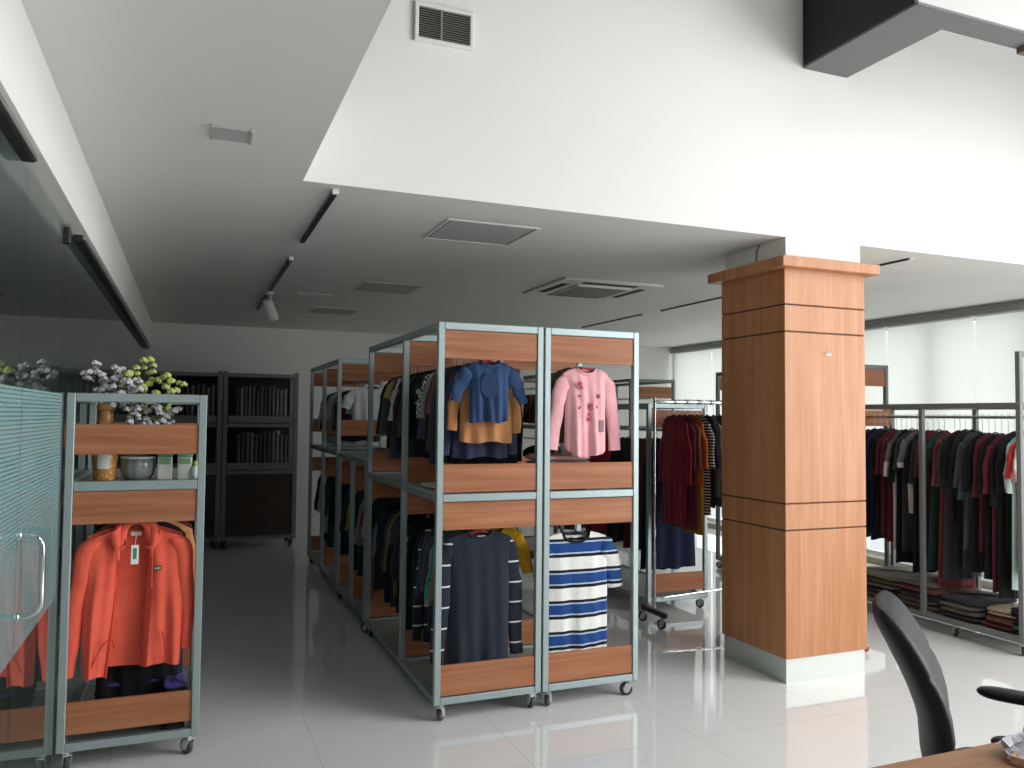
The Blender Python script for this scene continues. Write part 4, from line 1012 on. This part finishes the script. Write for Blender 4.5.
ch = thing('office_chair', 'black padded office chair with armrests pulled up behind the desk', 'chair', (2.365, 1.689, 0), math.atan2(-.74, .67))
def lerp(a, b, t): return a+(b-a)*t
def curve(tab, z):
    for (z0, a), (z1, b) in zip(tab[:-1], tab[1:]):
        if z <= z1:
            t = (z-z0)/(z1-z0); return lerp(a, b, t)
    return tab[-1][1]
cxT = [(.47, -.262), (.55, -.256), (.61, -.256), (.67, -.266), (.73, -.285), (.79, -.312), (.85, -.342), (.91, -.376), (.975, -.410)]
wT = [(.47, .19), (.55, .20), (.62, .210), (.72, .216), (.82, .218), (.89, .214), (.94, .204), (.975, .185)]
thT = [(.47, .038), (.60, .048), (.72, .054), (.84, .054), (.92, .050), (.975, .044)]
def back(u, v):
    z = .475+.495*v; a = 2*PI*u
    e = max(.02, (1-abs(2*v-1)**9))**.5
    w_ = curve(wT, z)*(.86+.14*e); th = curve(thT, z)*e
    y = w_*math.copysign(abs(math.cos(a))**.55, math.cos(a)); s_ = math.copysign(abs(math.sin(a))**.7, math.sin(a))
    x = curve(cxT, z)+th*s_*(1 if s_ > 0 else .8)+.030*(y/.21)**2
    if s_ > 0: x -= .006*math.exp(-((z-.79)/.012)**2)   # seam across the pad
    return (x, y, z)
bk = MB().grid(back, 40, 44, True)
bk.grid(lambda u, v: tuple(Vector(back(u, 1))*(1-v)+Vector((curve(cxT, .97), 0, .97))*v), 40, 3, True)
bk.grid(lambda u, v: tuple(Vector(back(u, 0))*(1-v)+Vector((curve(cxT, .475), 0, .475))*v), 40, 3, True)
bk.build('backrest', LEATHER, ch)
def seat(u, v):
    a = 2*PI*u; q = PI*v; e = max(0, math.sin(q))**.4
    cx = math.copysign(abs(math.cos(a))**.5, math.cos(a)); cy = math.copysign(abs(math.sin(a))**.5, math.sin(a))
    return (.02+.235*cx*e, .23*cy*e, .45+.045*math.cos(q)-.02*max(0, cx*e)**3)
MB().grid(seat, 36, 14, True).build('seat', LEATHER, ch)
MB().tube([(-.10, 0, .40), (-.19, 0, .415), (-.225, 0, .45), (-.225, 0, .52)], [.02, .022, .02, .016], 10, flat=.6).build('back_bracket', PLASTICB, ch)
for y in (-.235, .235):
    ar = MB()
    def pad(u, v, y=y):
        a = 2*PI*u; q = v
        e = (max(0, 1-abs(2*q-1)**7))**.40
        q = .5-.5*math.cos(PI*v); e = (max(0, 1-abs(2*q-1)**5))**.5
        return (-.115+.27*q, y+.030*e*math.copysign(abs(math.cos(a))**.7, math.cos(a)), .652+.021*e*math.copysign(abs(math.sin(a))**.8, math.sin(a)) - .012*q)
    ar.grid(pad, 20, 18, True).build('armrest', PLASTICB, ch)
    MB().tube([(.06, y, .645), (.04, y, .56), (.02, y*1.06, .44), (.0, y*.9, .41), (0, y*.4, .40)], [.018, .016, .016, .016, .015], 10, flat=1.3).build('arm_support', PLASTICB, ch)
MB().lathe([(0, .40), (.11, .40), (.11, .385), (.03, .37), (.028, .20), (.045, .195), (.045, .10), (.03, .07), (0, .07)], 20).build('gas_lift', PLASTICB, ch)
for k in range(5):
    a = 2*PI*k/5+.35; ca, sa = math.cos(a), math.sin(a)
    MB().tube([(.03*ca, .03*sa, .115), (.17*ca, .17*sa, .095), (.30*ca, .30*sa, .072)], [.028, .023, .017], 10, flat=.8).build('base_leg', PLASTICB, ch)
    wl = MB().lathe([(0, -.022), (.022, -.022), (.0275, -.016), (.0275, -.005), (.02, -.004), (.02, .004), (.0275, .005), (.0275, .016), (.022, .022), (0, .022)], 16, (.30*ca, .30*sa, .0275), 'x')
    wl.tube([(.30*ca, .30*sa, .03), (.30*ca, .30*sa, .075)], .009, 8)
    wl.build('castor', PLASTICB, ch)
